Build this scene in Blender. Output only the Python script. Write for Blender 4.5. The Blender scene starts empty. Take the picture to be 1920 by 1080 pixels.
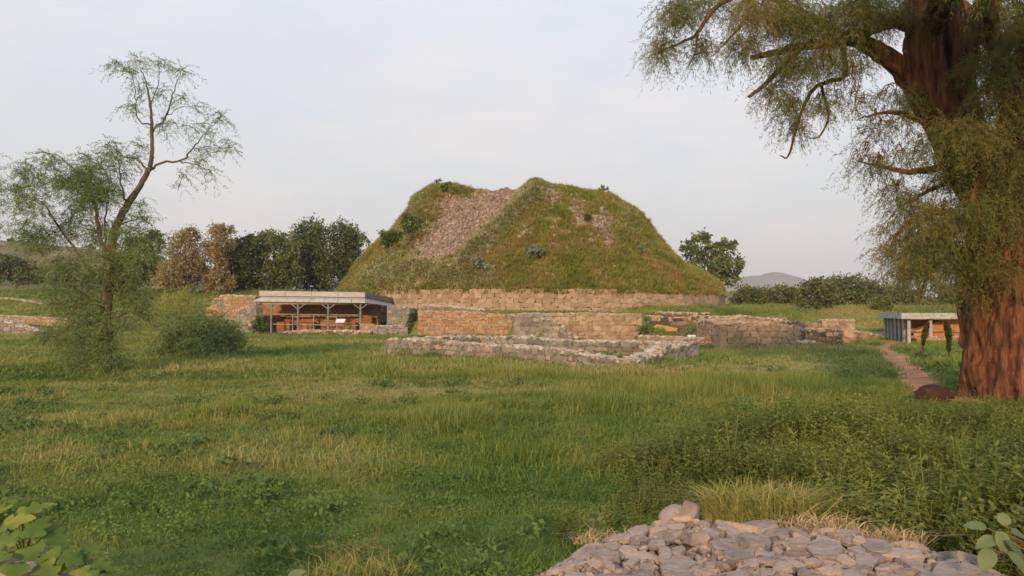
import bpy, bmesh, math, random
import numpy as np
from mathutils import Vector, Matrix, Euler

random.seed(11)
RNG = np.random.default_rng(11)
R = math.radians
SC = bpy.context.scene
COL = SC.collection

# ------------------------------------------------------------------ camera
EYE, FPX = 1.65, 1550.0
PIT = math.atan(48 / 1550)
cd = bpy.data.cameras.new('camera')
cam = bpy.data.objects.new('camera', cd)
COL.objects.link(cam)
cam.location = (0, 0, EYE)
cam.rotation_euler = (math.pi / 2 + PIT, 0, 0)
cd.sensor_width = 36
cd.lens = FPX / 1920 * 36
cd.clip_start = 0.05
cd.clip_end = 12000
SC.camera = cam

# ------------------------------------------------------------------ light
SUN_EL, SUN_AZ = 16.0, 14.0          # low sun behind the camera, a little to its left
w = bpy.data.worlds.new('World')
SC.world = w
w.use_nodes = True
nt = w.node_tree
nt.nodes.clear()
def N(tree, typ, **kw):
    n = tree.nodes.new(typ)
    for k, v in kw.items():
        setattr(n, k, v)
    return n
sky = N(nt, 'ShaderNodeTexSky', sky_type='NISHITA', sun_disc=False)
sky.sun_elevation = R(SUN_EL)
sky.sun_rotation = R(180 + SUN_AZ)
sky.air_density, sky.dust_density, sky.ozone_density = 1.0, 2.0, 1.0
tc = N(nt, 'ShaderNodeTexCoord')
mp = N(nt, 'ShaderNodeMapping')
mp.inputs['Scale'].default_value = (1.0, 1.0, 3.2)
nz = N(nt, 'ShaderNodeTexNoise')
nz.inputs['Scale'].default_value = 2.3
nz.inputs['Detail'].default_value = 7
nz.inputs['Roughness'].default_value = 0.6
rp = N(nt, 'ShaderNodeValToRGB')
rp.color_ramp.elements[0].position = 0.47
rp.color_ramp.elements[0].color = (0.0, 0.0, 0.0, 1)
rp.color_ramp.elements[1].position = 0.72
rp.color_ramp.elements[1].color = (1, 1, 1, 1)
scl = N(nt, 'ShaderNodeMix', data_type='RGBA', blend_type='MULTIPLY')
scl.inputs[0].default_value = 1
scl.inputs[7].default_value = (0.105, 0.105, 0.105, 1)
mixh = N(nt, 'ShaderNodeMix', data_type='RGBA')       # thin milky veil over the whole sky
mixh.inputs[0].default_value = 0.82
sepz = N(nt, 'ShaderNodeSeparateXYZ')
veil = N(nt, 'ShaderNodeValToRGB')                    # greyer and warmer low down, bluer overhead
veil.color_ramp.elements[0].position = 0.02
veil.color_ramp.elements[0].color = (0.725, 0.70, 0.685, 1)
veil.color_ramp.elements[1].position = 0.42
veil.color_ramp.elements[1].color = (0.79, 0.845, 0.925, 1)
nt.links.new(tc.outputs['Generated'], sepz.inputs[0])
nt.links.new(sepz.outputs['Z'], veil.inputs['Fac'])
nt.links.new(veil.outputs['Color'], mixh.inputs[7])
mixc = N(nt, 'ShaderNodeMix', data_type='RGBA')       # faint warm wisps of cloud
mixc.inputs[7].default_value = (0.90, 0.80, 0.76, 1)
mulc = N(nt, 'ShaderNodeMath', operation='MULTIPLY')
mulc.inputs[1].default_value = 0.55
bg = N(nt, 'ShaderNodeBackground')
bg.inputs['Strength'].default_value = 1.0
wo = N(nt, 'ShaderNodeOutputWorld')
L = nt.links.new
L(tc.outputs['Generated'], mp.inputs['Vector'])
L(mp.outputs[0], nz.inputs['Vector'])
L(nz.outputs['Fac'], rp.inputs['Fac'])
L(sky.outputs[0], scl.inputs[6])
L(scl.outputs[2], mixh.inputs[6])
L(mixh.outputs[2], mixc.inputs[6])
L(rp.outputs['Color'], mulc.inputs[0])
L(mulc.outputs[0], mixc.inputs[0])
L(mixc.outputs[2], bg.inputs['Color'])
L(bg.outputs[0], wo.inputs['Surface'])

sd = bpy.data.lights.new('sun', 'SUN')
sd.energy = 3.8
sd.angle = R(2.5)
sd.color = (1.0, 0.66, 0.38)
sun = bpy.data.objects.new('sun', sd)
COL.objects.link(sun)
a, e = R(SUN_AZ), R(SUN_EL)
sun.rotation_euler = Vector((math.sin(a) * math.cos(e), math.cos(a) * math.cos(e), -math.sin(e))).to_track_quat('-Z', 'Y').to_euler()
sun.location = (-8, -20, 12)

SC.view_settings.view_transform = 'Standard'
SC.view_settings.look = 'None'
SC.view_settings.gamma = 1.0
SC.view_settings.exposure = 0.24
SC.render.engine = 'CYCLES'
SC.cycles.max_bounces = 6
SC.cycles.transparent_max_bounces = 4
SC.cycles.use_denoising = True

# ------------------------------------------------------------------ helpers
CP, SP = math.cos(PIT), math.sin(PIT)
def Wp(px, py, Y):
    """world point at depth Y for a place seen in the photograph"""
    u, v = (px - 960) / FPX, (540 - py) / FPX
    dy, dz = CP - v * SP, SP + v * CP
    k = Y / dy
    return Vector((u * k, Y, EYE + dz * k))
def proj(P):
    P = np.asarray(P, float)
    x, y, z = P[..., 0], P[..., 1], P[..., 2] - EYE
    d = y * CP + z * SP
    d = np.where(d < 0.05, 0.05, d)
    v = -y * SP + z * CP
    return 960 + x / d * FPX, 540 - v / d * FPX
def Gp(px, py, z=0.0):
    u, v = (px - 960) / FPX, (540 - py) / FPX
    dy, dz = CP - v * SP, SP + v * CP
    k = (z - EYE) / dz
    return Vector((u * k, dy * k, z))
def sstep(a, b, x):
    t = np.clip((np.asarray(x, float) - a) / (b - a), 0, 1)
    return t * t * (3 - 2 * t)
def hsh(ix, iy, s):
    n = (ix.astype(np.int64) * 374761393 + iy.astype(np.int64) * 668265263 + s * 974711) & 0x7fffffff
    n = ((n ^ (n >> 13)) * 1274126177) & 0x7fffffff
    n = (n ^ (n >> 16)) & 0xffffff
    return n / float(0xffffff)
def vn(x, y, s=0):
    x, y = np.asarray(x, float), np.asarray(y, float)
    ix, iy = np.floor(x), np.floor(y)
    fx, fy = x - ix, y - iy
    fx, fy = fx * fx * (3 - 2 * fx), fy * fy * (3 - 2 * fy)
    a, b = hsh(ix, iy, s), hsh(ix + 1, iy, s)
    c, d = hsh(ix, iy + 1, s), hsh(ix + 1, iy + 1, s)
    return (a + (b - a) * fx) * (1 - fy) + (c + (d - c) * fx) * fy
def fbm(x, y, s=0, o=4):
    t, amp, tot = 0, 1.0, 0
    for k in range(o):
        t = t + amp * vn(np.asarray(x) * 2 ** k, np.asarray(y) * 2 ** k, s + k * 17)
        tot += amp
        amp *= .5
    return t / tot
def in_poly(px, py, poly):
    px, py = np.asarray(px, float), np.asarray(py, float)
    ins = np.zeros(px.shape, bool)
    n = len(poly)
    for i in range(n):
        x1, y1 = poly[i]
        x2, y2 = poly[(i + 1) % n]
        c = ((y1 > py) != (y2 > py)) & (px < (x2 - x1) * (py - y1) / ((y2 - y1) + 1e-9) + x1)
        ins ^= c
    return ins
def seg_dist(px, py, line):
    px, py = np.asarray(px, float), np.asarray(py, float)
    d = np.full(px.shape, 1e9)
    for (x1, y1), (x2, y2) in zip(line[:-1], line[1:]):
        l2 = (x2 - x1) ** 2 + (y2 - y1) ** 2 + 1e-9
        t = np.clip(((px - x1) * (x2 - x1) + (py - y1) * (y2 - y1)) / l2, 0, 1)
        d = np.minimum(d, np.hypot(px - x1 - t * (x2 - x1), py - y1 - t * (y2 - y1)))
    return d
def poly_sd(px, py, poly):
    d = seg_dist(px, py, list(poly) + [poly[0]])
    return np.where(in_poly(px, py, poly), d, -d)

def tag(o, label=None, cat=None, group=None, kind=None):
    if label: o['label'] = label
    if cat: o['category'] = cat
    if group: o['group'] = group
    if kind: o['kind'] = kind
    return o
def empty(name, loc=(0, 0, 0), rz=0.0):
    o = bpy.data.objects.new(name, None)
    o.location = loc
    o.rotation_euler = (0, 0, rz)
    o.empty_display_size = 0.3
    COL.objects.link(o)
    return o
def child(o, parent):
    """parent without moving it in the world (parents are unscaled)"""
    if parent is not None:
        o.parent = parent
        m = Matrix.Translation(parent.location) @ parent.rotation_euler.to_matrix().to_4x4()
        o.matrix_parent_inverse = m.inverted()
    return o
def mesh_np(name, V, faces, mat=None, parent=None, tint=None, smooth=False, link=True, attrs=None):
    """faces: list of int arrays (n,k)"""
    V = np.asarray(V, np.float32)
    me = bpy.data.meshes.new(name)
    loops = np.concatenate([np.asarray(f, np.int32).ravel() for f in faces])
    tot = np.concatenate([np.full(len(f), np.asarray(f).shape[1], np.int32) for f in faces])
    st = np.concatenate([[0], np.cumsum(tot)[:-1]]).astype(np.int32)
    me.vertices.add(len(V))
    me.vertices.foreach_set('co', V.ravel())
    me.loops.add(len(loops))
    me.loops.foreach_set('vertex_index', loops)
    me.polygons.add(len(tot))
    me.polygons.foreach_set('loop_start', st)
    me.polygons.foreach_set('loop_total', tot)
    if smooth:
        me.polygons.foreach_set('use_smooth', np.ones(len(tot), bool))
    me.update(calc_edges=True)
    at = dict(attrs or {})
    if tint is not None:
        at['tint'] = tint
    for k, v in at.items():
        A = me.attributes.new(k, 'FLOAT', 'POINT')
        A.data.foreach_set('value', np.asarray(v, np.float32))
    if mat:
        me.materials.append(mat)
    o = bpy.data.objects.new(name, me)
    if link:
        COL.objects.link(o)
        child(o, parent)
    return o
class MB:
    """collects simple shapes into one mesh"""
    def __init__(s):
        s.v, s.f = [], []
    def add(s, vs, fs):
        b = len(s.v)
        s.v += [tuple(v) for v in vs]
        s.f += [tuple(i + b for i in f) for f in fs]
        return s
    def hexa(s, c8):
        return s.add(c8, [(0, 3, 2, 1), (4, 5, 6, 7), (0, 1, 5, 4), (1, 2, 6, 5), (2, 3, 7, 6), (3, 0, 4, 7)])
    def box(s, c, size, rz=0.0):
        x, y, z = [k / 2 for k in size]
        m = Matrix.Translation(c) @ Matrix.Rotation(rz, 4, 'Z')
        return s.hexa([m @ Vector(p) for p in ((-x, -y, -z), (x, -y, -z), (x, y, -z), (-x, y, -z), (-x, -y, z), (x, -y, z), (x, y, z), (-x, y, z))])
    def bar(s, p, q, wd, n=4, w2=None):
        p, q = Vector(p), Vector(q)
        d = (q - p).normalized()
        u = d.cross(Vector((0, 0, 1)))
        u = Vector((1, 0, 0)) if u.length < 1e-4 else u.normalized()
        v = d.cross(u)
        w2 = wd if w2 is None else w2
        ph = math.pi / n
        ring = lambda c, r: [c + u * math.cos(ph + 2 * math.pi * k / n) * r + v * math.sin(ph + 2 * math.pi * k / n) * r for k in range(n)]
        vs = ring(p, wd) + ring(q, w2)
        fs = [(k, (k + 1) % n, n + (k + 1) % n, n + k) for k in range(n)] + [tuple(range(n))[::-1], tuple(range(n, 2 * n))]
        return s.add(vs, fs)
    def build(s, name, mat, parent=None, smooth=False, bevel=0):
        me = bpy.data.meshes.new(name)
        me.from_pydata(s.v, [], s.f)
        if smooth:
            me.polygons.foreach_set('use_smooth', [True] * len(me.polygons))
        me.update()
        me.materials.append(mat)
        o = bpy.data.objects.new(name, me)
        COL.objects.link(o)
        if bevel:
            b = o.modifiers.new('bevel', 'BEVEL')
            b.width, b.segments = bevel, 1
        return child(o, parent)
def crom(pts, sub=5):
    P = [np.asarray(p, float) for p in pts]
    P = [2 * P[0] - P[1]] + P + [2 * P[-1] - P[-2]]
    out = []
    for i in range(1, len(P) - 2):
        for k in range(sub):
            t = k / sub
            out.append(.5 * (2 * P[i] + (P[i + 1] - P[i - 1]) * t + (2 * P[i - 1] - 5 * P[i] + 4 * P[i + 1] - P[i + 2]) * t * t + (3 * P[i] - P[i - 1] - 3 * P[i + 1] + P[i + 2]) * t ** 3))
    out.append(P[-2])
    return np.array(out)
class Limbs:
    def __init__(s):
        s.V, s.F, s.n = [], [], 0
    def tube(s, pts, sides=8, sub=5, wob=0.0, rib=0.0, seed=0):
        """pts: (x,y,z,radius)"""
        C = crom(pts, sub)
        n = len(C)
        if wob:
            rr = np.random.default_rng(seed + 5)
            C[1:-1, :3] += rr.normal(0, wob, (n - 2, 3))
        T = np.gradient(C[:, :3], axis=0)
        T /= np.linalg.norm(T, axis=1)[:, None] + 1e-9
        u = np.cross(T[0], [0.31, 0.95, 0.05])
        u /= np.linalg.norm(u) + 1e-9
        ang = np.arange(sides) / sides * 2 * np.pi
        ringsv = []
        for i in range(n):
            u = u - T[i] * np.dot(u, T[i])
            u /= np.linalg.norm(u) + 1e-9
            v = np.cross(T[i], u)
            r = np.full(sides, max(C[i, 3], .004 if C[0, 3] > .003 else .0004))
            if rib:
                r = r * (1 + rib * (vn(ang * 3.2 + 10, np.full(sides, i * .16), seed) - .5) * 2 + rib * .6 * (vn(ang * 9 + 30, np.full(sides, i * .35), seed + 3) - .5) * 2 + rib * .3 * (vn(ang * 22 + 60, np.full(sides, i * .6), seed + 6) - .5) * 2)
            ringsv.append(C[i, :3] + np.outer(np.cos(ang) * r, u) + np.outer(np.sin(ang) * r, v))
        V = np.concatenate(ringsv)
        i0 = np.arange(n - 1)[:, None] * sides
        k = np.arange(sides)[None, :]
        F = np.stack([i0 + k, i0 + (k + 1) % sides, i0 + sides + (k + 1) % sides, i0 + sides + k], -1).reshape(-1, 4)
        s.V.append(V)
        s.F.append(F + s.n)
        s.n += len(V)
        return C
    def build(s, name, mat, parent):
        return mesh_np(name, np.concatenate(s.V), [np.concatenate(s.F)], mat, parent, smooth=True)

# ------------------------------------------------------------------ materials
def new_mat(name):
    m = bpy.data.materials.new(name)
    m.use_nodes = True
    t = m.node_tree
    t.nodes.clear()
    out = N(t, 'ShaderNodeOutputMaterial')
    return m, t, out
def ramp_node(t, cols):
    r = N(t, 'ShaderNodeValToRGB')
    el = r.color_ramp.elements
    while len(el) < len(cols):
        el.new(0.5)
    for k, c in enumerate(cols):
        el[k].position = c[0]
        el[k].color = (*c[1], 1)
    return r
def noise_node(t, vec, scale, detail=4, rough=.6):
    n = N(t, 'ShaderNodeTexNoise')
    n.inputs['Scale'].default_value = scale
    n.inputs['Detail'].default_value = detail
    n.inputs['Roughness'].default_value = rough
    t.links.new(vec, n.inputs['Vector'])
    return n.outputs['Fac']
def madd(t, *terms):
    """sum of weight*socket"""
    acc = None
    for sck, wgt in terms:
        m = N(t, 'ShaderNodeMath', operation='MULTIPLY_ADD')
        t.links.new(sck, m.inputs[0])
        m.inputs[1].default_value = wgt
        if acc is None:
            m.inputs[2].default_value = 0
        else:
            t.links.new(acc, m.inputs[2])
        acc = m.outputs[0]
    return acc
def surf_mat(name, cols, scale=3.0, detail=6, rough=.9, bump=.3, bscale=None, rnd=0.0, attr=None, aw=0.0, big=0.0, bigscale=.4, bdist=.03, metallic=0.0, spec=.25, stretch=None):
    m, t, out = new_mat(name)
    geo = N(t, 'ShaderNodeNewGeometry')
    vec = geo.outputs['Position']
    if stretch:
        mpn = N(t, 'ShaderNodeMapping')
        mpn.inputs['Scale'].default_value = stretch
        t.links.new(vec, mpn.inputs['Vector'])
        vec = mpn.outputs[0]
    f = noise_node(t, vec, scale, detail)
    terms = [(f, 1.0 - rnd - aw - big)]
    if rnd:
        oi = N(t, 'ShaderNodeObjectInfo')
        terms.append((oi.outputs['Random'], rnd))
    if attr:
        at = N(t, 'ShaderNodeAttribute', attribute_name=attr)
        terms.append((at.outputs['Fac'], aw))
    if big:
        terms.append((noise_node(t, geo.outputs['Position'], bigscale, 3), big))
    rr = ramp_node(t, cols)
    t.links.new(madd(t, *terms), rr.inputs['Fac'])
    b = N(t, 'ShaderNodeBsdfPrincipled')
    b.inputs['Roughness'].default_value = rough
    b.inputs['Metallic'].default_value = metallic
    b.inputs['Specular IOR Level'].default_value = spec
    t.links.new(rr.outputs[0], b.inputs['Base Color'])
    if bump:
        bn = N(t, 'ShaderNodeBump')
        bn.inputs['Strength'].default_value = bump
        bn.inputs['Distance'].default_value = bdist
        t.links.new(noise_node(t, vec, bscale or scale * 3, 6, .65), bn.inputs['Height'])
        t.links.new(bn.outputs[0], b.inputs['Normal'])
    t.links.new(b.outputs[0], out.inputs['Surface'])
    return m
def leaf_mat(name, cols, trans=.3, rnd=.0, big=.0, bigscale=.15, rough=.55, spec=.2, tint=1.0, dry=0.0):
    """cols: ramp over tint (attribute) + instance random + slow world noise"""
    m, t, out = new_mat(name)
    terms = []
    if tint:
        at = N(t, 'ShaderNodeAttribute', attribute_name='tint')
        terms.append((at.outputs['Fac'], tint))
    if rnd:
        oi = N(t, 'ShaderNodeObjectInfo')
        terms.append((oi.outputs['Random'], rnd))
    if big:
        geo = N(t, 'ShaderNodeNewGeometry')
        mr = N(t, 'ShaderNodeMapRange')
        mr.inputs['From Min'].default_value = .34
        mr.inputs['From Max'].default_value = .66
        t.links.new(noise_node(t, geo.outputs['Position'], bigscale, 4, .6), mr.inputs['Value'])
        terms.append((mr.outputs[0], big))
    if dry:
        ad = N(t, 'ShaderNodeAttribute', attribute_name='dry', attribute_type='INSTANCER')
        terms.append((ad.outputs['Fac'], dry))
    rr = ramp_node(t, cols)
    t.links.new(madd(t, *terms), rr.inputs['Fac'])
    b = N(t, 'ShaderNodeBsdfPrincipled')
    b.inputs['Roughness'].default_value = rough
    b.inputs['Specular IOR Level'].default_value = spec
    t.links.new(rr.outputs[0], b.inputs['Base Color'])
    tr = N(t, 'ShaderNodeBsdfTranslucent')
    t.links.new(rr.outputs[0], tr.inputs['Color'])
    mx = N(t, 'ShaderNodeMixShader')
    mx.inputs[0].default_value = trans
    t.links.new(b.outputs[0], mx.inputs[1])
    t.links.new(tr.outputs[0], mx.inputs[2])
    t.links.new(mx.outputs[0], out.inputs['Surface'])
    return m

M = {}
M['soil'] = surf_mat('meadow_soil', [(.22, (.080, .120, .030)), (.42, (.150, .185, .044)), (.60, (.245, .235, .078)), (.78, (.34, .295, .105))], scale=1.3, detail=8, bump=.6, bscale=9, attr='worn', aw=.55)
M['path'] = surf_mat('trodden_earth', [(.3, (.25, .115, .050)), (.5, (.40, .20, .090)), (.7, (.50, .285, .145))], scale=1.6, detail=10, bump=.9, bscale=10, bdist=.05)
M['stone_warm'] = surf_mat('ochre_limestone', [(.22, (.165, .122, .088)), (.42, (.275, .195, .135)), (.58, (.36, .262, .185)), (.8, (.47, .37, .28))], scale=3.5, detail=8, bump=.9, bscale=9, rnd=.27, big=.15, bigscale=.5)
M['stone_ochre'] = surf_mat('orange_rubble', [(.22, (.16, .105, .058)), (.42, (.30, .185, .096)), (.6, (.39, .25, .135)), (.8, (.44, .335, .22))], scale=3.5, detail=8, bump=.9, bscale=9, rnd=.27, big=.15, bigscale=.5)
M['stone_grey'] = surf_mat('weathered_grey_limestone', [(.22, (.095, .090, .076)), (.42, (.180, .168, .142)), (.60, (.265, .242, .205)), (.8, (.40, .36, .305))], scale=4, detail=8, bump=.9, bscale=10, rnd=.27, big=.12, bigscale=.7)
M['stone_dark'] = surf_mat('dark_stone', [(.25, (.055, .045, .03)), (.5, (.12, .095, .062)), (.75, (.24, .17, .11))], scale=4, detail=8, bump=.8, bscale=10, rnd=.36)
M['cap_pale'] = surf_mat('pale_lime_capping', [(.25, (.26, .23, .19)), (.5, (.40, .355, .30)), (.75, (.52, .47, .40))], scale=4, detail=8, bump=.8, bscale=12, attr='tint', aw=.45)
M['cap_warm'] = surf_mat('warm_lime_capping', [(.25, (.26, .19, .14)), (.5, (.40, .30, .22)), (.75, (.50, .40, .31))], scale=4, detail=8, bump=.8, bscale=12, attr='tint', aw=.45)
M['mortar'] = surf_mat('mud_mortar', [(.3, (.115, .098, .075)), (.6, (.20, .17, .132))], scale=5, bump=.6, bscale=20)
M['mortar_warm'] = surf_mat('lime_mortar', [(.3, (.19, .13, .082)), (.6, (.31, .215, .138))], scale=5, bump=.6, bscale=20)
M['plaster'] = surf_mat('ochre_plaster', [(.3, (.36, .22, .09)), (.6, (.46, .31, .13))], scale=4, bump=.4)
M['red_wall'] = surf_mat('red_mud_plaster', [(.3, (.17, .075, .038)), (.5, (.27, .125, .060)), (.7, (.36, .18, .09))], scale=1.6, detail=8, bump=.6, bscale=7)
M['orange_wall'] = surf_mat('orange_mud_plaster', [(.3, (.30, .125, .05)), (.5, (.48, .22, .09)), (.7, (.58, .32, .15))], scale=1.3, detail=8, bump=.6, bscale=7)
M['slab'] = surf_mat('foreground_slab', [(.18, (.150, .120, .105)), (.36, (.26, .212, .190)), (.54, (.36, .298, .268)), (.70, (.44, .335, .265)), (.85, (.52, .43, .37))], scale=10, detail=12, bump=1.0, bscale=34, rnd=.30, rough=.9, bdist=.018)
M['scree'] = surf_mat('scree_stone', [(.2, (.15, .115, .088)), (.5, (.25, .195, .152)), (.8, (.36, .29, .23))], scale=4, bump=.5, rnd=.6)
M['scree_soil'] = surf_mat('scree_bed', [(.3, (.13, .10, .08)), (.6, (.22, .17, .14))], scale=3, bump=.6)
M['bark_red'] = surf_mat('red_fissured_bark', [(.32, (.035, .017, .010)), (.45, (.125, .052, .026)), (.56, (.235, .100, .048)), (.68, (.36, .165, .082))], scale=9, detail=10, bump=1.0, bscale=13, bdist=.15, stretch=(1, 1, .14))
M['bark_grey'] = surf_mat('grey_brown_bark', [(.3, (.05, .038, .026)), (.6, (.125, .095, .066))], scale=8, bump=.8, stretch=(1, 1, .3))
M['metal'] = surf_mat('grey_painted_metal', [(.3, (0.112, 0.131, 0.139)), (.7, (0.188, 0.203, 0.206))], scale=2, bump=.08, rough=.5, spec=.4)
M['fascia'] = surf_mat('weathered_fascia', [(.3, (.27, .27, .26)), (.5, (.37, .37, .36)), (.7, (.46, .46, .45))], scale=2.2, detail=8, bump=.15, rough=.7, stretch=(1, 1, 4))
M['tin'] = surf_mat('corrugated_tin', [(.3, (.30, .31, .31)), (.7, (.45, .46, .45))], scale=2, bump=.1, rough=.5, spec=.5)
M['wood'] = surf_mat('weathered_timber', [(.3, (.21, .16, .115)), (.7, (.36, .29, .22))], scale=6, bump=.3, stretch=(1, 1, .3))
M['panel'] = surf_mat('pale_sign_panel', [(.3, (.50, .60, .64)), (.7, (.60, .68, .71))], scale=2, bump=0, rough=.3, spec=.5)
M['brick'] = surf_mat('pink_brick', [(.3, (.38, .22, .15)), (.7, (.52, .36, .27))], scale=8, bump=.4)
M['earth_red'] = surf_mat('red_earth', [(.3, (.030, .014, .010)), (.6, (.075, .034, .022))], scale=6, bump=1, bscale=20)
M['hill_soil'] = surf_mat('hill_scrub', [(.3, (.065, .075, .028)), (.48, (.13, .125, .05)), (.62, (.22, .165, .095)), (.75, (.30, .24, .17))], scale=.09, detail=10, bump=.8, bscale=.8, bdist=.5)
M['rock'] = surf_mat('bare_mountain', [(.3, (.10, .105, .075)), (.6, (.22, .19, .15))], scale=.01, detail=10, bump=.8, bscale=.05, bdist=6)

# ------------------------------------------------------------------ terrain height
SX, SY = 2.05, 90.0            # stupa axis
YL = [(-90, 60), (-23, 64), (-21.8, 76), (-7.5, 76), (-7.0, 58.9), (.1, 58.9), (.5, 50.2), (7.8, 50.2), (8.6, 51), (26, 51), (90, 54)]
RL = [(-90, 34), (-23, 28), (-21.8, 20), (-7.5, 16), (-7.0, 1.6), (.1, 1.6), (.5, 1.2), (7.8, 1.2), (10, 9), (15, 26), (26, 38), (90, 46)]
HH = [(-90, 4.2), (-24, 4.1), (-14, 3.2), (-7.5, 2.1), (-7.0, 1.72), (.1, 1.72), (.5, 1.62), (8, 1.62), (11, 2.0), (16, 2.3), (90, 2.6)]
def pl(tab, x):
    return np.interp(x, [k[0] for k in tab], [k[1] for k in tab])
def gh(x, y):
    x, y = np.asarray(x, float), np.asarray(y, float)
    st = sstep(0, 1, (y - pl(YL, x)) / pl(RL, x)) * pl(HH, x)
    und = .16 * (fbm(x * .11, y * .11, 3, 3) - .5) + .20 * (fbm(x * .45, y * .45, 8, 3) - .5) * sstep(5, 12, y)
    far = sstep(130, 420, y) * (-6)
    fore = -.05 * sstep(9, 3, y)
    return st + und + far + fore
def ghf(x, y):
    return float(gh(np.array([x]), np.array([y]))[0])

def axis(lo, hi, step, out, n):
    a = np.arange(lo, hi, step)
    g = np.geomspace(step, out, n)
    return np.concatenate([a[0] - np.cumsum(g)[::-1], a, a[-1] + np.cumsum(g)])
gx = axis(-34, 30, .45, 380, 34)
gy = np.concatenate([np.array([-400, -150, -60, -25, -10, -4, -1]), np.arange(.5, 100, .45), 100 + np.cumsum(np.geomspace(.5, 420, 34))])
GX, GY = np.meshgrid(gx, gy)
GZ = gh(GX, GY)
nx, ny = len(gx), len(gy)
idx = np.arange(nx * ny).reshape(ny, nx)
F = np.stack([idx[:-1, :-1], idx[:-1, 1:], idx[1:, 1:], idx[1:, :-1]], -1).reshape(-1, 4)
ground = mesh_np('ground', np.stack([GX, GY, GZ], -1).reshape(-1, 3), [F], M['soil'], smooth=True)
GV = np.stack([GX, GY, GZ], -1).reshape(-1, 3)
tag(ground, kind='structure')

# ------------------------------------------------------------------ path
PATH = [(Gp(1741, 742)[0], Gp(1741, 742)[1], .62), (Gp(1716, 706)[0], Gp(1716, 706)[1], .58), (Gp(1690, 680)[0], Gp(1690, 680)[1], .52),
        (Gp(1668, 662)[0], Gp(1668, 662)[1], .42), (Gp(1652, 650)[0], Gp(1652, 650)[1], .40), (Gp(1655, 645)[0] + .5, Gp(1655, 645)[1], .7), (22.6, 49.5, .9)]
PATH = [(8.15, 14.7, .66)] + PATH
pc = crom([(p[0], p[1], 0, p[2]) for p in PATH], 8)
tn = np.gradient(pc[:, :2], axis=0)
tn /= np.linalg.norm(tn, axis=1)[:, None]
nrm = np.stack([-tn[:, 1], tn[:, 0]], -1)
rows = []
offs = np.linspace(-1, 1, 7)
for i in range(len(pc)):
    wv = pc[i, 3] * 1.0 * (1 + .3 * (vn(i * .7, 0., 5) - .5))
    p = pc[i, :2] + np.outer(offs * wv, nrm[i])
    z = gh(p[:, 0], p[:, 1]) + .03 - .045 * np.abs(offs) ** 3
    rows.append(np.column_stack([p, z]))
PV = np.concatenate(rows)
idx = np.arange(len(PV)).reshape(-1, 7)
F = np.stack([idx[:-1, :-1], idx[:-1, 1:], idx[1:, 1:], idx[1:, :-1]], -1).reshape(-1, 4)
tag(mesh_np('path', PV, [F], M['path'], smooth=True), kind='structure')
PLINE = [(p[0], p[1]) for p in pc]
def path_d(x, y):
    return seg_dist(x, y, PLINE)

# ------------------------------------------------------------------ stones and walls
def stone_mesh(name, seed, mat, cuts=1, rnd=.28, nz=.07):
    bm = bmesh.new()
    bmesh.ops.create_cube(bm, size=1)
    bmesh.ops.subdivide_edges(bm, edges=bm.edges[:], cuts=cuts, use_grid_fill=True)
    rr = random.Random(seed)
    ph = [rr.uniform(0, 9) for _ in range(6)]
    for v in bm.verts:
        s = v.co.normalized() * .62
        v.co = v.co.lerp(s, rnd)
        v.co += Vector((rr.uniform(-nz, nz), rr.uniform(-nz, nz), rr.uniform(-nz, nz)))
        v.co.x += .11 * math.sin(v.co.z * 4 + ph[0])
        v.co.z += .10 * math.sin(v.co.x * 4 + ph[1])
    for f in bm.faces:
        f.smooth = True
    me = bpy.data.meshes.new(name)
    bm.to_mesh(me)
    bm.free()
    me.materials.append(mat)
    me.set_sharp_from_angle(angle=R(48))
    return me
STN = {}
for key in ('stone_warm', 'stone_ochre', 'stone_grey', 'stone_dark'):
    STN[key] = [stone_mesh('block_' + key, 31 * k + len(key), M[key], rnd=.19, nz=.08) for k in range(14)]
def arr(me):
    v = np.empty(len(me.vertices) * 3)
    me.vertices.foreach_get('co', v)
    me_f = np.array([tuple(p.vertices) for p in me.polygons])
    return v.reshape(-1, 3), me_f
CAPS = [arr(m) for m in STN['stone_grey'][:4]]
def rot_mats(e):
    cx, sx, cy, sy, cz, sz = np.cos(e[:, 0]), np.sin(e[:, 0]), np.cos(e[:, 1]), np.sin(e[:, 1]), np.cos(e[:, 2]), np.sin(e[:, 2])
    m = np.empty((len(e), 3, 3))
    m[:, 0, 0] = cz * cy; m[:, 0, 1] = cz * sy * sx - sz * cx; m[:, 0, 2] = cz * sy * cx + sz * sx
    m[:, 1, 0] = sz * cy; m[:, 1, 1] = sz * sy * sx + cz * cx; m[:, 1, 2] = sz * sy * cx - cz * sx
    m[:, 2, 0] = -sy; m[:, 2, 1] = cy * sx; m[:, 2, 2] = cy * cx
    return m
def scatter_mesh(name, bases, pos, eul, scl, mat, parent=None, kind='stuff'):
    """copies of base shapes joined into one mesh"""
    Vs, Fs, Ts, off = [], [], [], 0
    which = RNG.integers(0, len(bases), len(pos))
    rm = rot_mats(np.asarray(eul))
    for b, (bv, bf) in enumerate(bases):
        s = np.where(which == b)[0]
        if not len(s):
            continue
        v = bv[None] * np.asarray(scl)[s][:, None, :]
        v = np.einsum('nij,nkj->nki', rm[s], v) + np.asarray(pos)[s][:, None, :]
        Vs.append(v.reshape(-1, 3))
        Fs.append((bf[None] + (np.arange(len(s)) * len(bv))[:, None, None] + off).reshape(-1, bf.shape[1]))
        Ts.append(np.repeat(RNG.random(len(s)), len(bv)))
        off += len(s) * len(bv)
    o = mesh_np(name, np.concatenate(Vs), [np.concatenate(Fs)], mat, parent, tint=np.concatenate(Ts), smooth=True)
    if kind:
        o['kind'] = kind
    return o

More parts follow.
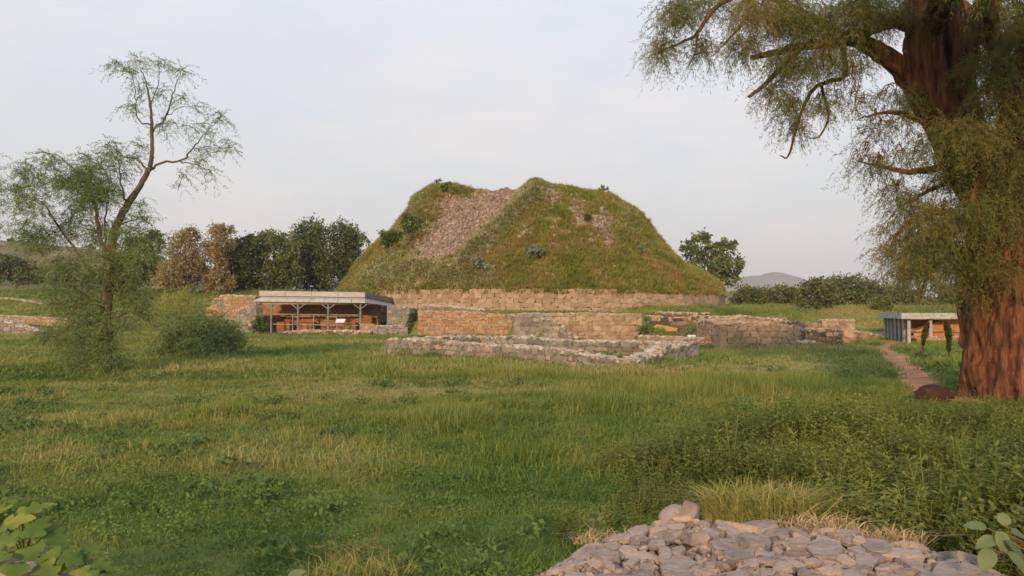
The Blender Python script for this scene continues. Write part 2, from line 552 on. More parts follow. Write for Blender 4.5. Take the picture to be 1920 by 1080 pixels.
def stone_wall(name, label, p0, p1, z0, tops, thick, sw, sh, stone='stone_warm', core='mortar_warm', cap='cap_warm', ends='lr', back=False, group=None, capn=1.0, proud=.05, miss=0.0, cat='wall', alt=None, seed=None, jit=.5):
    """p0->p1 left to right along the face that looks at the viewer; tops: [(t, z)]"""
    rr = random.Random(seed if seed is not None else len(label) * 7 + int(p0[0] * 13) % 97)
    p0, p1 = Vector((p0[0], p0[1], 0)), Vector((p1[0], p1[1], 0))
    Ln = (p1 - p0).length
    d = (p1 - p0) / Ln
    n = Vector((d.y, -d.x, 0))
    ang = math.atan2(d.y, d.x)
    top = lambda t: float(np.interp(t, [k[0] for k in tops], [k[1] for k in tops]))
    root = empty(name, (p0.x, p0.y, z0))
    tag(root, label, cat, group)
    # core
    ns = max(4, int(Ln / .35))
    V, Fq = [], []
    for i in range(ns + 1):
        t = i / ns
        b = p0 + d * (Ln * min(max(t, .02), .98)) - n * proud
        k = -n * (thick - 2 * proud)
        tp = top(t) - .03 + rr.uniform(-.035, .02)
        V += [(b.x, b.y, z0 - .3), (b.x, b.y, tp), (b.x + k.x * .5, b.y + k.y * .5, tp + .03), (b.x + k.x, b.y + k.y, tp - rr.uniform(0, .04)), (b.x + k.x, b.y + k.y, z0 - .3)]
    for i in range(ns):
        for j in range(4):
            q = i * 5 + j
            Fq.append((q, q + 5, q + 6, q + 1))
    Fq += [(0, 1, 2, 3), (0, 3, 4, 0)][:0]
    mb = MB().add(V, Fq + [(0, 1, 2, 3, 4), tuple(ns * 5 + j for j in (4, 3, 2, 1, 0))])
    mb.build('core', M[core], root)
    cnt = 0
    def face(o, dd, length, topf, nn):
        nonlocal cnt
        an = math.atan2(dd.y, dd.x)
        z = z0 - .04
        while True:
            h = sh * rr.uniform(.7, 1.25)
            x = -rr.uniform(0, .5) * sw
            any_ = False
            while x < length - .04:
                wd = sw * rr.choice((.45, .7, .85, 1, 1.15, 1.5)) * rr.uniform(.9, 1.1)
                xa, xb = max(x, 0), min(x + wd, length)
                x += wd
                if xb - xa < .05:
                    continue
                tc_ = topf((xa + xb) / 2 / length)
                if z + .25 * h > tc_:
                    continue
                any_ = True
                if rr.random() < miss:
                    continue
                hh = min(h, tc_ + .03 - z)
                c = o + dd * ((xa + xb) / 2) - nn * (proud + .095) + nn * rr.uniform(-.015, .02)
                st = stone if alt is None or rr.random() > alt[1] else alt[0]
                ob = bpy.data.objects.new('stone', rr.choice(STN[st]))
                COL.objects.link(ob)
                ob.location = (c.x, c.y, z + hh / 2 + rr.uniform(-.12, .12) * hh * jit)
                ob.scale = ((xb - xa) * rr.uniform(.94, 1.06), .30, hh * rr.uniform(.86, 1.06))
                ob.rotation_euler = (rr.uniform(-.05, .05), rr.uniform(-.22, .22) * jit, an + rr.choice((0, math.pi)) + rr.uniform(-.05, .05))
                child(ob, root)
                cnt += 1
            z += h * .97
            if not any_ and z > z0 + .05:
                break
    face(p0, d, Ln, top, n)
    if 'l' in ends:
        face(p0 - n * thick, n, thick, lambda t: top(0), -d)
    if 'r' in ends:
        face(p1, -n, thick, lambda t: top(1), d)
    if back:
        face(p1 - n * thick, -d, Ln, lambda t: top(1 - t), -n)
    # rubble capping
    na = int(Ln * thick * 44 * capn)
    if na:
        t = RNG.random(na)
        q = RNG.random(na)
        P = np.array([p0.x, p0.y, 0])[None] + np.outer(t * Ln, np.array(d)) - np.outer(.04 + q * (thick - .08), np.array(n))
        P[:, 2] = np.array([top(k) for k in t]) - .02 + RNG.uniform(-.03, .035, na)
        S = np.column_stack([RNG.uniform(.08, .26, na), RNG.uniform(.08, .22, na), RNG.uniform(.06, .15, na)]) * (sw / .34) ** .5
        E = np.column_stack([RNG.uniform(-.25, .25, na), RNG.uniform(-.25, .25, na), RNG.uniform(0, 6.3, na)])
        scatter_mesh('cap_rubble', CAPS, P, E, S, M[cap], root)
    assert cnt <= 300, (label, cnt)
    return root
def xy(px, Y):
    return (px - 960) / FPX * Y / 1.0, Y
def zt(py, Y):
    return Wp(960, py, Y).z

# --- low roofless enclosure in the meadow
Lc, Cc, Rc = Vector((-4.95, 32.0, 0)), Vector((3.55, 24.7, 0)), Vector((6.65, 29.5, 0))
Bc = Lc + (Rc - Cc) + Vector((.3, .5, 0))
dLC = (Cc - Lc).normalized()
dCR = (Rc - Cc).normalized()
stone_wall('enclosure_wall', 'long low grey stone wall of the roofless enclosure, facing the open meadow', Lc, Cc, 0, [(0, .60), (.05, .66), (.2, .64), (.35, .57), (.55, .54), (.7, .50), (.82, .40), (.93, .24), (1, .24)], .75, .27, .20, 'stone_grey', 'mortar', 'cap_pale', ends='lr', alt=('stone_warm', .12), capn=1.5, jit=1.0, group='walls of the roofless enclosure')
stone_wall('enclosure_wall', 'short crumbling end wall of the enclosure with a knobbly rubble top', Cc + dCR * .06 + dLC * .0, Rc, 0, [(0, .24), (.15, .24), (.4, .36), (.52, .58), (.6, .42), (.8, .55), (1, .62)], .75, .34, .22, 'stone_grey', 'mortar', 'cap_pale', ends='r', capn=1.8, group='walls of the roofless enclosure')
br = Bc - Rc
stone_wall('enclosure_wall', 'rear wall of the roofless enclosure, its inner face to the grass floor', Bc - dCR * .7, Rc - dCR * .72 - dLC * .74, 0, [(0, .58), (.3, .66), (.5, .52), (.7, .58), (1, .60)], .7, .34, .22, 'stone_grey', 'mortar', 'cap_pale', ends='', alt=('stone_warm', .15), capn=1.5, jit=1.0, group='walls of the roofless enclosure')
stone_wall('enclosure_wall', 'stub wall joining the far corner of the roofless enclosure to its red end stone', Bc - dLC * .02, Lc + dCR * .8, 0, [(0, .6), (.5, .66), (1, .62)], .7, .34, .22, 'stone_grey', 'mortar', 'cap_pale', ends='', capn=1.4, back=True, group='walls of the roofless enclosure')

# --- retaining walls round the terrace
stone_wall('retaining_wall', 'orange rubble retaining wall behind the enclosure, grass along its top', xy(784, 58), xy(963, 58), 0, [(0, 1.80), (.3, 1.80), (.62, 1.73), (.8, 1.56), (.9, 1.52), (1, 1.58)], 1.0, .33, .25, 'stone_ochre', 'mortar_warm', 'cap_warm', ends='l', alt=('stone_warm', .3), jit=1.3, group='walls of the terrace')
stone_wall('pier', 'square grey lichen covered stone pier between the two orange walls', xy(963, 49.2), xy(1019, 49.2), 0, [(0, 1.58), (.5, 1.62), (1, 1.60)], 2.2, .36, .3, 'stone_grey', 'mortar', 'cap_pale', ends='lr', cat='pier')
stone_wall('tapering_wall', 'tapering stepped stub of grey stones leaning on the pink block wall', xy(1019, 48.3), xy(1083, 48.3), 0, [(0, 1.36), (.25, 1.30), (.5, 1.0), (.62, .72), (.8, .46), (1, .26)], .75, .5, .27, 'stone_grey', 'mortar', 'cap_pale', ends='r', alt=('stone_warm', .2))
stone_wall('retaining_wall', 'long pink block wall of boulders in even courses next to the grey pier', xy(1019, 49.3), xy(1203, 49.3), 0, [(0, 1.60), (.4, 1.64), (1, 1.58)], .9, .40, .33, 'stone_warm', 'mortar_warm', 'cap_warm', ends='r', group='walls of the terrace')
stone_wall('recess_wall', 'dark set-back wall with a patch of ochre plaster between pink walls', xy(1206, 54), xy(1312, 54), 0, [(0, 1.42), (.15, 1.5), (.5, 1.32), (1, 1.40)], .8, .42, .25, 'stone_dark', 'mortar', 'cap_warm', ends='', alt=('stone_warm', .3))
pz = MB()
pa, pb = Wp(1226, 612, 53.93), Wp(1268, 621, 53.93)
pz.add([(pa.x, 53.92, pb.z + .12), (pa.x + .5, 53.92, pb.z + .1), (pa.x + .8, 53.91, pb.z - .02), (pb.x, 53.92, pb.z), (pb.x + .1, 53.92, pa.z - .1), (pa.x + 1.0, 53.91, pa.z), (pa.x + .2, 53.92, pa.z + .14), (pa.x - .05, 53.92, pa.z)] + [(pa.x, 54.0, pb.z + .12), (pa.x + .5, 54.0, pb.z + .1), (pa.x + .8, 54.0, pb.z - .02), (pb.x, 54.0, pb.z), (pb.x + .1, 54.0, pa.z - .1), (pa.x + 1.0, 54.0, pa.z), (pa.x + .2, 54.0, pa.z + .14), (pa.x - .05, 54.0, pa.z)],
       [tuple(range(8))] + [(k, k + 8, (k + 1) % 8 + 8, (k + 1) % 8) for k in range(8)])
pz.build('plaster_patch', M['plaster'], [o for o in COL.objects if o.name.startswith('recess_wall')][0])
stone_wall('plinth', 'low plinth of small stones in front of the recessed dark wall', xy(1196, 41.5), xy(1338, 41.2), 0, [(0, .50), (.3, .46), (.7, .40), (1, .42)], 1.1, .4, .2, 'stone_warm', 'mortar', 'cap_warm', ends='l', cat='plinth', alt=('stone_grey', .3))
corner = xy(1349, 38.6)
stone_wall('return_wall', 'pink return wall running back from the sharp corner of the block', xy(1306, 46.5), corner, 0, [(0, 1.30), (1, 1.20)], .8, .4, .3, 'stone_warm', 'mortar_warm', 'cap_warm', ends='')
stone_wall('block_wall', 'broad pink block wall with a sharp left corner and wide rubble top', corner, xy(1487, 38.8), 0, [(0, 1.17), (.4, 1.20), (.75, 1.22), (.9, 1.05), (1, 1.08)], 1.0, .34, .30, 'stone_warm', 'mortar_warm', 'cap_warm', ends='lr')
stone_wall('rubble_wall', 'humped rubble wall rising behind the broad pink block wall', xy(1330, 44), xy(1478, 45), 0, [(0, 1.20), (.3, 1.36), (.45, 1.50), (.6, 1.40), (.85, 1.32), (1, 1.2)], 1.6, .4, .3, 'stone_warm', 'mortar_warm', 'cap_warm', ends='r', capn=1.2)
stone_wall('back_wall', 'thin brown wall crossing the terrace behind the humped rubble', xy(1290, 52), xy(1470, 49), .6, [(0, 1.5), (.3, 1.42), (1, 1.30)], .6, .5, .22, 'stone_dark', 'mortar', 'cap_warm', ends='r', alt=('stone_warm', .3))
stone_wall('side_wall', 'shaded grey wall end beside the broad pink block wall', xy(1489, 43.5), xy(1508, 43.5), 0, [(0, 1.22), (1, 1.12)], 2.5, .4, .3, 'stone_grey', 'mortar', 'cap_warm', ends='lr')  # grey stone colour stands in for shade on this wall end
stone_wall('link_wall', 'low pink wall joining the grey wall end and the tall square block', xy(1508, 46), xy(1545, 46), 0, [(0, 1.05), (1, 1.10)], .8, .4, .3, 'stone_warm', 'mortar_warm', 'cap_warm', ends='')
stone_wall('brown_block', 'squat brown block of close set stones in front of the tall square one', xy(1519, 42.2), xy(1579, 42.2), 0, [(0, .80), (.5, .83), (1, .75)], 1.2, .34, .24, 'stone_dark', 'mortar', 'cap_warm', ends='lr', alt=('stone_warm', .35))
stone_wall('square_block', 'tall square pink masonry block at the end of the ruined walls', xy(1541, 45.8), xy(1602, 45.4), 0, [(0, 1.24), (.5, 1.26), (1, 1.24)], 1.6, .44, .34, 'stone_warm', 'mortar_warm', 'cap_warm', ends='lr')
stone_wall('boundary_wall', 'low pale wall trailing from the square block to the far pavilion', xy(1603, 48.5), xy(1660, 51), 0, [(0, .60), (.4, .48), (1, .22)], .7, .5, .25, 'stone_warm', 'mortar_warm', 'cap_pale', ends='r', cat='wall')
stone_wall('threshold', 'flat grey threshold slab course below the squat brown block', xy(1487, 41.2), xy(1540, 41.2), 0, [(0, .22), (1, .2)], .6, .8, .22, 'stone_grey', 'mortar', 'cap_pale', ends='', cat='step', capn=.3)
stone_wall('terrace_ledge', 'thin dark ledge of stones along the terrace above the pink boulder wall', xy(1000, 60.5), xy(1205, 60.5), 1.55, [(0, 1.85), (.5, 1.80), (1, 1.72)], .6, .7, .2, 'stone_dark', 'mortar', 'cap_warm', ends='')
stone_wall('terrace_ledge', 'thin dark ledge of stones on the terrace above the recessed plaster wall', xy(1215, 58), xy(1330, 57), 1.2, [(0, 1.72), (1, 1.62)], .6, .7, .22, 'stone_dark', 'mortar', 'cap_warm', ends='r')
stone_wall('terrace_kerb', 'pale kerb of stones lying slantwise in the terrace grass', xy(790, 69), xy(893, 62.5), 1.7, [(0, 2.32), (.5, 2.22), (1, 1.92)], .8, .5, .2, 'stone_warm', 'mortar', 'cap_pale', ends='lr', capn=1.6, cat='kerb')

# --- round the left shelter
stone_wall('grey_block', 'tall grey masonry block at the right end of the tin shelter', xy(726, 64), xy(768, 63.5), 0, [(0, 2.15), (.5, 2.2), (1, 2.05)], 1.6, .4, .3, 'stone_grey', 'mortar', 'cap_pale', ends='lr')
stone_wall('low_grey_wall', 'low grey wall in the grass before the tall grey block', xy(700, 60), xy(765, 59.5), 0, [(0, .72), (.6, .74), (1, .62)], .9, .4, .25, 'stone_grey', 'mortar', 'cap_pale', ends='lr')
stone_wall('orange_block', 'small orange stone block at the foot of the shelter post', xy(677, 63), xy(701, 63), 0, [(0, .80), (1, .78)], .9, .4, .3, 'stone_ochre', 'mortar_warm', 'cap_warm', ends='lr')
stone_wall('shelter_kerb', 'dark broken kerb of stones along the front of the tin shelter', xy(530, 60.5), xy(695, 59.8), -.1, [(0, .25), (.3, .42), (.5, .34), (.7, .4), (1, .35)], .8, .5, .16, 'stone_dark', 'mortar', 'cap_pale', ends='lr', alt=('stone_warm', .35), cat='kerb')
stone_wall('ramp_wall', 'sloping grey rubble wall climbing beside the tin shelter', xy(412, 69), xy(480, 66.5), 0, [(0, 1.1), (.45, 1.75), (.75, 2.3), (1, 2.5)], .6, .42, .28, 'stone_grey', 'mortar', 'cap_pale', ends='lr', alt=('stone_warm', .3))
stone_wall('upper_wall', 'orange topped rubble wall above the sloping grey one', xy(388, 75), xy(478, 74.5), 0, [(0, 1.9), (.1, 2.6), (.25, 3.2), (.4, 3.3), (.8, 3.25), (1, 3.2)], 1.3, .46, .3, 'stone_ochre', 'mortar_warm', 'cap_pale', ends='lr', alt=('stone_grey', .3))
stone_wall('recess_wall', 'dark shaded wall at the back of the gap beside the tall grey block', xy(762, 66), xy(800, 65), 0, [(0, 1.9), (1, 1.85)], .8, .4, .28, 'stone_dark', 'mortar', 'cap_pale', ends='')  # wall added in dark stone, its colour standing in for the recess's shade
# --- left edge of the site
stone_wall('ruin_wall', 'far brown ruin wall half hidden by the feathery tree', xy(-40, 84), xy(78, 80), 1.2, [(0, 3.2), (.5, 3.1), (1, 2.6)], 1.0, .6, .32, 'stone_dark', 'mortar', 'cap_warm', ends='r', alt=('stone_grey', .4))
stone_wall('ruin_wall', 'low pale rubble strip in the grass beyond the feathery tree', xy(-30, 72), xy(160, 69), .4, [(0, 1.5), (.4, 1.35), (1, 1.05)], 1.2, .5, .25, 'stone_warm', 'mortar_warm', 'cap_warm', ends='r')
stone_wall('ruin_wall', 'short row of rounded grey boulders at the meadow edge', xy(-20, 62), xy(72, 60), 0, [(0, 1.15), (.4, 1.0), (.6, .7), (1, .35)], .9, .7, .4, 'stone_grey', 'mortar', 'cap_pale', ends='r', capn=.6)

# ------------------------------------------------------------------ stupa
stupa = empty('stupa', (SX, SY, 1.9))
tag(stupa, 'great grass grown dome of a ruined stupa on a round stone drum', 'stupa')
RP = [(0, 14.1), (3, 14.2), (6, 14.15), (8.8, 14.0), (10.8, 13.6), (12.1, 12.75), (13.4, 11.45), (15, 9.6), (17, 7.4), (18.6, 5.7), (19.6, 4.6), (20.25, 3.86), (20.4, 3.5)]
rs = np.concatenate([np.linspace(0, 8, 10), np.linspace(8.4, 20.4, 76)])
NT = 300
th = np.arange(NT) / NT * 2 * np.pi
RR, TT = np.meshgrid(rs, th, indexing='ij')
zz = np.interp(RR, [k[0] for k in RP], [k[1] for k in RP])
cx_, cy_ = np.cos(TT), np.sin(TT)
lump = fbm(RR * cx_ * .28 + 40, RR * cy_ * .28 + 9, 21, 4) - .5
fine = fbm(RR * cx_ * 1.1 + 4, RR * cy_ * 1.1 + 3, 27, 4) - .5
ed = sstep(20.4, 19.2, RR)
radial = (lump * 1.2 + fine * .75) * ed
radial = radial + (.6 * np.exp(-((TT - np.pi * 1.03) / .55) ** 2) - 1.25 * np.exp(-(((TT + np.pi) % (2 * np.pi) - np.pi + .12) / .6) ** 2)) * sstep(8, 12.5, RR) * sstep(20, 16.5, RR)
MX, MY, MZ = SX + (RR + radial * .75) * cx_, SY + (RR + radial * .75) * cy_, zz + radial * .65
front = MY < SY + 4
ppx, ppy = proj(np.stack([MX, MY, MZ], -1))
# uneven rim: knoll on the left, dip above the gully, hump and shoulder on the right
rim = np.interp(ppx, [760, 790, 815, 845, 862, 890, 920, 960, 1000, 1045, 1062, 1100, 1140, 1180, 1230], [.1, .5, .75, .65, .1, -.2, -.15, .0, .1, .2, .0, -.15, -.35, -.5, -.5])
MZ = MZ + rim * sstep(13.5, 11, RR) * sstep(2, 8, RR)
ppx, ppy = proj(np.stack([MX, MY, MZ], -1))
GUL = [(818, 366), (905, 358), (935, 338), (985, 334), (1002, 358), (962, 388), (912, 436), (854, 490), (748, 488), (778, 446), (802, 412)]
gsd = np.where(front, poly_sd(ppx, ppy, GUL), -200)
gul = sstep(-9, 6, gsd)
ridge = np.where(front, np.exp(-(seg_dist(ppx, ppy, [(1010, 350), (962, 392), (910, 442), (856, 496)]) / 15) ** 2), 0)
ridge2 = np.where(front, np.exp(-(seg_dist(ppx, ppy, [(700, 520), (770, 500), (850, 497)]) / 16) ** 2), 0)
ridge3 = np.where(front, np.exp(-(seg_dist(ppx, ppy, [(800, 372), (776, 420), (748, 470)]) / 17) ** 2), 0)
face_r = sstep(0, 1, (ppx - 1020) / 120) * 0
dsp = -1.0 * gul * (.35 + .65 * sstep(352, 392, ppy)) + .75 * ridge + .35 * ridge2 + .18 * ridge3
MX += cx_ * dsp * .8
MY += cy_ * dsp * .8
MZ += dsp * .55
ppx, ppy = proj(np.stack([MX, MY, MZ], -1))
rockm = np.clip(gul - ridge * .8, 0, 1)
bare = np.where(front, np.exp(-(seg_dist(ppx, ppy, [(1042, 362), (1075, 395), (1120, 420), (1135, 440)]) / 22) ** 2), 0)
bare += np.where(front, .55 * np.exp(-(seg_dist(ppx, ppy, [(960, 440), (1060, 425), (1200, 465)]) / 26) ** 2), 0)
bare *= sstep(.42, .62, fbm(MX * .8, MZ * .8, 33, 3))
n_r, n_t = RR.shape
idx = np.arange(n_r * n_t).reshape(n_r, n_t)
nxt = np.roll(idx, -1, axis=1)
MF = np.stack([idx[:-1], idx[1:], nxt[1:], nxt[:-1]], -1).reshape(-1, 4)
MV = np.stack([MX, MY, MZ], -1).reshape(-1, 3)
def mound_mat():
    m, t, out = new_mat('mound_turf')
    geo = N(t, 'ShaderNodeNewGeometry')
    f = noise_node(t, geo.outputs['Position'], .55, 9, .65)
    turf = ramp_node(t, [(.3, (.135, .150, .034)), (.5, (.215, .195, .055)), (.66, (.30, .175, .080))])
    t.links.new(f, turf.inputs['Fac'])
    f2 = noise_node(t, geo.outputs['Position'], 3.0, 8, .7)
    rk = ramp_node(t, [(.3, (.13, .10, .08)), (.5, (.22, .17, .14)), (.7, (.31, .25, .20))])
    t.links.new(f2, rk.inputs['Fac'])
    at = N(t, 'ShaderNodeAttribute', attribute_name='rock')
    mx = N(t, 'ShaderNodeMix', data_type='RGBA')
    t.links.new(at.outputs['Fac'], mx.inputs[0])
    t.links.new(turf.outputs[0], mx.inputs[6])
    t.links.new(rk.outputs[0], mx.inputs[7])
    b = N(t, 'ShaderNodeBsdfPrincipled')
    b.inputs['Roughness'].default_value = .95
    b.inputs['Specular IOR Level'].default_value = .1
    t.links.new(mx.outputs[2], b.inputs['Base Color'])
    bn = N(t, 'ShaderNodeBump')
    bn.inputs['Strength'].default_value = .9
    bn.inputs['Distance'].default_value = .25
    t.links.new(f2, bn.inputs['Height'])
    t.links.new(bn.outputs[0], b.inputs['Normal'])
    t.links.new(b.outputs[0], out.inputs['Surface'])
    return m
M['mound'] = mound_mat()
mound = mesh_np('mound', MV, [MF], M['mound'], stupa, smooth=True, attrs={'rock': np.clip(rockm + bare, 0, 1).ravel()})

# drum: a core ring and its facing blocks
DR = 20.55
mb = MB()
for k in range(120):
    a0, a1 = k / 120 * 2 * math.pi, (k + 1) / 120 * 2 * math.pi
    q = lambda a_, r_, z_: (SX + math.cos(a_) * r_, SY + math.sin(a_) * r_, z_)
    mb.add([q(a0, DR - .06, .8), q(a1, DR - .06, .8), q(a1, DR - .06, 3.72), q(a0, DR - .06, 3.72), q(a0, DR - 1.2, 3.75), q(a1, DR - 1.2, 3.75)], [(0, 1, 2, 3), (3, 2, 5, 4)])
mb.build('drum_core', M['mortar_warm'], stupa)
rr = random.Random(5)
cnt = 0
A0, A1 = R(-150), R(-30)
zrow = 1.75
for row in range(5):
    h = (.40, .42, .40, .42, .36)[row]
    ang = A0
    while ang < A1 and cnt < 299:
        wd = rr.uniform(.42, .75)
        da = wd / DR
        am = ang + da / 2
        px_, py_ = proj(np.array([SX + math.cos(am) * DR, SY + math.sin(am) * DR, zrow + h / 2]))
        ang += da
        if not (690 < px_ < 1345):
            continue
        if row == 4 and rr.random() < .25:
            continue
        ob = bpy.data.objects.new('drum_stone', rr.choice(STN['stone_warm']))
        COL.objects.link(ob)
        rad = DR - .08 + rr.uniform(-.02, .03)
        ob.location = (SX + math.cos(am) * rad, SY + math.sin(am) * rad, zrow + h / 2)
        ob.scale = (wd * 1.04, .34, h * rr.uniform(1.0, 1.1))
        ob.rotation_euler = (rr.uniform(-.03, .03), rr.uniform(-.03, .03), am + math.pi / 2 + rr.uniform(-.03, .03))
        child(ob, stupa)
        cnt += 1
    zrow += h * .98

# points on the mound
quads = MV[MF]
ar = np.linalg.norm(np.cross(quads[:, 2] - quads[:, 0], quads[:, 3] - quads[:, 1]), axis=1) / 2
mid = quads.mean(1)
nor = np.cross(quads[:, 2] - quads[:, 0], quads[:, 3] - quads[:, 1])
nor /= np.linalg.norm(nor, axis=1)[:, None] + 1e-9
nor[nor[:, 2] < 0] *= -1
qf = np.clip(rockm + 0 * bare, 0, 1).ravel()[MF].mean(1)
qb = np.clip(bare, 0, 1).ravel()[MF].mean(1)
qr = np.clip(ridge + ridge2 * .6 + ridge3 * .25, 0, 1).ravel()[MF].mean(1)
vis = mid[:, 1] < SY + 6
def mound_points(n, wgt):
    p = ar * wgt * vis
    f = RNG.choice(len(p), n, p=p / p.sum())
    u, v = RNG.random((2, n))
    Q = quads[f]
    P = Q[:, 0] * ((1 - u) * (1 - v))[:, None] + Q[:, 1] * (u * (1 - v))[:, None] + Q[:, 2] * (u * v)[:, None] + Q[:, 3] * ((1 - u) * v)[:, None]
    return P, f

# ------------------------------------------------------------------ instanced ground cover
def blades(n, rad, h0, h1, wd, lean=.5, seed=0, seg=2, clump=True):
    g = np.random.default_rng(seed)
    ang = g.random(n) * 6.283
    rr_ = rad * np.sqrt(g.random(n))
    base = np.column_stack([np.cos(ang) * rr_, np.sin(ang) * rr_, np.full(n, -.03)])
    h = g.uniform(h0, h1, n)
    da = g.random(n) * 6.283
    ln = np.clip(np.abs(g.normal(0, lean, n)) + .1, 0, 1.35)
    dx = np.column_stack([np.cos(da), np.sin(da), np.zeros(n)])
    sd_ = np.column_stack([-np.sin(da + g.normal(0, .8, n)), np.cos(da), np.zeros(n)])
    t1 = .55
    m1 = base + dx * (ln * h * .28)[:, None] + np.array([0, 0, 1]) * (h * t1)[:, None]
    tip = base + dx * (ln * h)[:, None] + np.array([0, 0, 1]) * (h * np.clip(1 - .3 * ln, .4, 1))[:, None]
    wv = wd * g.uniform(.7, 1.4, n)[:, None]
    V = np.stack([base - sd_ * wv, base + sd_ * wv, m1 - sd_ * wv * .75, m1 + sd_ * wv * .75, tip], 1).reshape(-1, 3)
    i = np.arange(n)[:, None] * 5
    return V, [i + np.array([[0, 1, 3, 2]]), i + np.array([[2, 3, 4]])], np.repeat(g.random(n), 5)
def src(name, mats):
    return bpy.data.collections.new(name)
def gn_scatter(name, coll, P, E, S, I, parent=None, label=None, cat=None, kind='stuff', dry=None):
    P = np.asarray(P, np.float32)
    n = len(P)
    me = bpy.data.meshes.new(name)
    me.vertices.add(n)
    me.vertices.foreach_set('co', P.ravel())
    for k, d, v in (('rot', 'FLOAT_VECTOR', E), ('scl', 'FLOAT_VECTOR', S)):
        A = me.attributes.new(k, d, 'POINT')
        A.data.foreach_set('vector', np.asarray(v, np.float32).ravel())
    A = me.attributes.new('dry', 'FLOAT', 'POINT')
    A.data.foreach_set('value', np.asarray(np.full(n, .5) if dry is None else dry, np.float32))
    A = me.attributes.new('pick', 'INT', 'POINT')
    A.data.foreach_set('value', np.asarray(I, np.int32))
    o = bpy.data.objects.new(name, me)
    COL.objects.link(o)
    tr = bpy.data.node_groups.new('scatter_' + name, 'GeometryNodeTree')
    tr.interface.new_socket('Geometry', in_out='INPUT', socket_type='NodeSocketGeometry')
    tr.interface.new_socket('Geometry', in_out='OUTPUT', socket_type='NodeSocketGeometry')
    gi, go = N(tr, 'NodeGroupInput'), N(tr, 'NodeGroupOutput')
    ip = N(tr, 'GeometryNodeInstanceOnPoints')
    ci = N(tr, 'GeometryNodeCollectionInfo')
    ci.inputs['Collection'].default_value = coll
    ci.inputs['Separate Children'].default_value = True
    ci.inputs['Reset Children'].default_value = True
    ip.inputs['Pick Instance'].default_value = True
    def na(nm, dt):
        x = N(tr, 'GeometryNodeInputNamedAttribute', data_type=dt)
        x.inputs['Name'].default_value = nm
        return x.outputs['Attribute']
    e2r = N(tr, 'FunctionNodeEulerToRotation')
    l = tr.links.new
    l(gi.outputs[0], ip.inputs['Points'])
    l(ci.outputs[0], ip.inputs['Instance'])
    l(na('pick', 'INT'), ip.inputs['Instance Index'])
    l(na('rot', 'FLOAT_VECTOR'), e2r.inputs[0])
    l(e2r.outputs[0], ip.inputs['Rotation'])
    l(na('scl', 'FLOAT_VECTOR'), ip.inputs['Scale'])
    l(ip.outputs[0], go.inputs[0])
    md = o.modifiers.new('scatter', 'NODES')
    md.node_group = tr
    child(o, parent)
    tag(o, label, cat, kind=kind)
    return o
def tuft_coll(name, specs, mat):
    c = bpy.data.collections.new(name)
    for k, sp in enumerate(specs):
        V, Fs, T = blades(*sp[:5], lean=sp[5], seed=k * 13 + len(name))
        o = mesh_np('%s_%02d' % (name, k), V, Fs, mat, tint=T, link=False)
        c.objects.link(o)
    return c
GREEN = [(.10, (.060, .112, .022)), (.34, (.125, .195, .036)), (.52, (.200, .255, .052)), (.70, (.300, .292, .088)), (.90, (.43, .35, .16))]
M['grass'] = leaf_mat('meadow_grass', GREEN, trans=.32, rnd=.14, dry=.56, tint=.30)
M['grass_near'] = leaf_mat('lawn_grass', [(.10, (.060, .120, .026)), (.36, (.120, .205, .042)), (.56, (.195, .258, .060)), (.76, (.295, .290, .10)), (.95, (.43, .35, .16))], trans=.36, rnd=.14, dry=.54, tint=.32)
M['grass_mound'] = leaf_mat('mound_grass', [(.06, (.135, .180, .030)), (.34, (.240, .262, .048)), (.58, (.320, .285, .068)), (.78, (.36, .245, .095)), (.95, (.42, .34, .17))], trans=.3, rnd=.15, big=.56, bigscale=.34, tint=.25)
M['grass_pale'] = leaf_mat('pale_flowering_weed', [(.15, (.20, .23, .075)), (.5, (.34, .34, .15)), (.85, (.52, .47, .29))], trans=.3, rnd=.3, big=.4, bigscale=.8, tint=.3)
M['straw'] = leaf_mat('dry_straw', [(.05, (.36, .27, .13)), (.6, (.47, .36, .19)), (.9, (.54, .44, .26))], trans=.25, tint=.8, rnd=.2)
M['grass_yellow'] = leaf_mat('yellow_green_grass', [(.1, (.19, .23, .05)), (.5, (.32, .33, .09)), (.9, (.47, .38, .17))], trans=.38, tint=.9)

cMound = tuft_coll('tuft_mound', [(46, .36, .22, .5, .022, .5), (40, .40, .18, .42, .024, .7), (50, .34, .3, .62, .02, .4)], M['grass_mound'])
cPale = tuft_coll('tuft_pale', [(60, .42, .15, .5, .035, .9), (56, .36, .2, .6, .035, .8)], M['grass_pale'])
def surf_rot(n_, lean):
    """tilt part of the way towards the surface normal, random spin"""
    v = n_ * lean + np.array([0, 0, 1 - lean])
    v /= np.linalg.norm(v, axis=1)[:, None]
    az = np.arctan2(v[:, 1], v[:, 0])
    tl = np.arccos(np.clip(v[:, 2], -1, 1))
    E = np.empty((len(v), 3), np.float32)
    for k in range(len(v)):
        m = Matrix.Rotation(az[k], 3, 'Z') @ Matrix.Rotation(tl[k], 3, 'Y') @ Matrix.Rotation(RNG.random() * 6.28, 3, 'Z')
        E[k] = m.to_euler()
    return E
pxm, pym = proj(mid)
patch = fbm(mid[:, 0] * .5 + 7, mid[:, 2] * .6 + mid[:, 1] * .2, 77, 3)
P, f = mound_points(12500, np.clip(1 - qf * 1.3, 0, 1) * np.clip(1 - qb * .75, 0.05, 1) * (.35 + .65 * sstep(.34, .58, patch)) * (1 - .7 * qr))
gn_scatter('mound_grass', cMound, P, surf_rot(nor[f], .55), np.repeat(RNG.uniform(.7, 1.35, (len(P), 1)), 3, 1), RNG.integers(0, 3, len(P)), stupa)
lowl = (in_poly(pxm, pym, [(660, 545), (720, 480), (760, 490), (850, 500), (900, 470), (960, 540)])).astype(float)
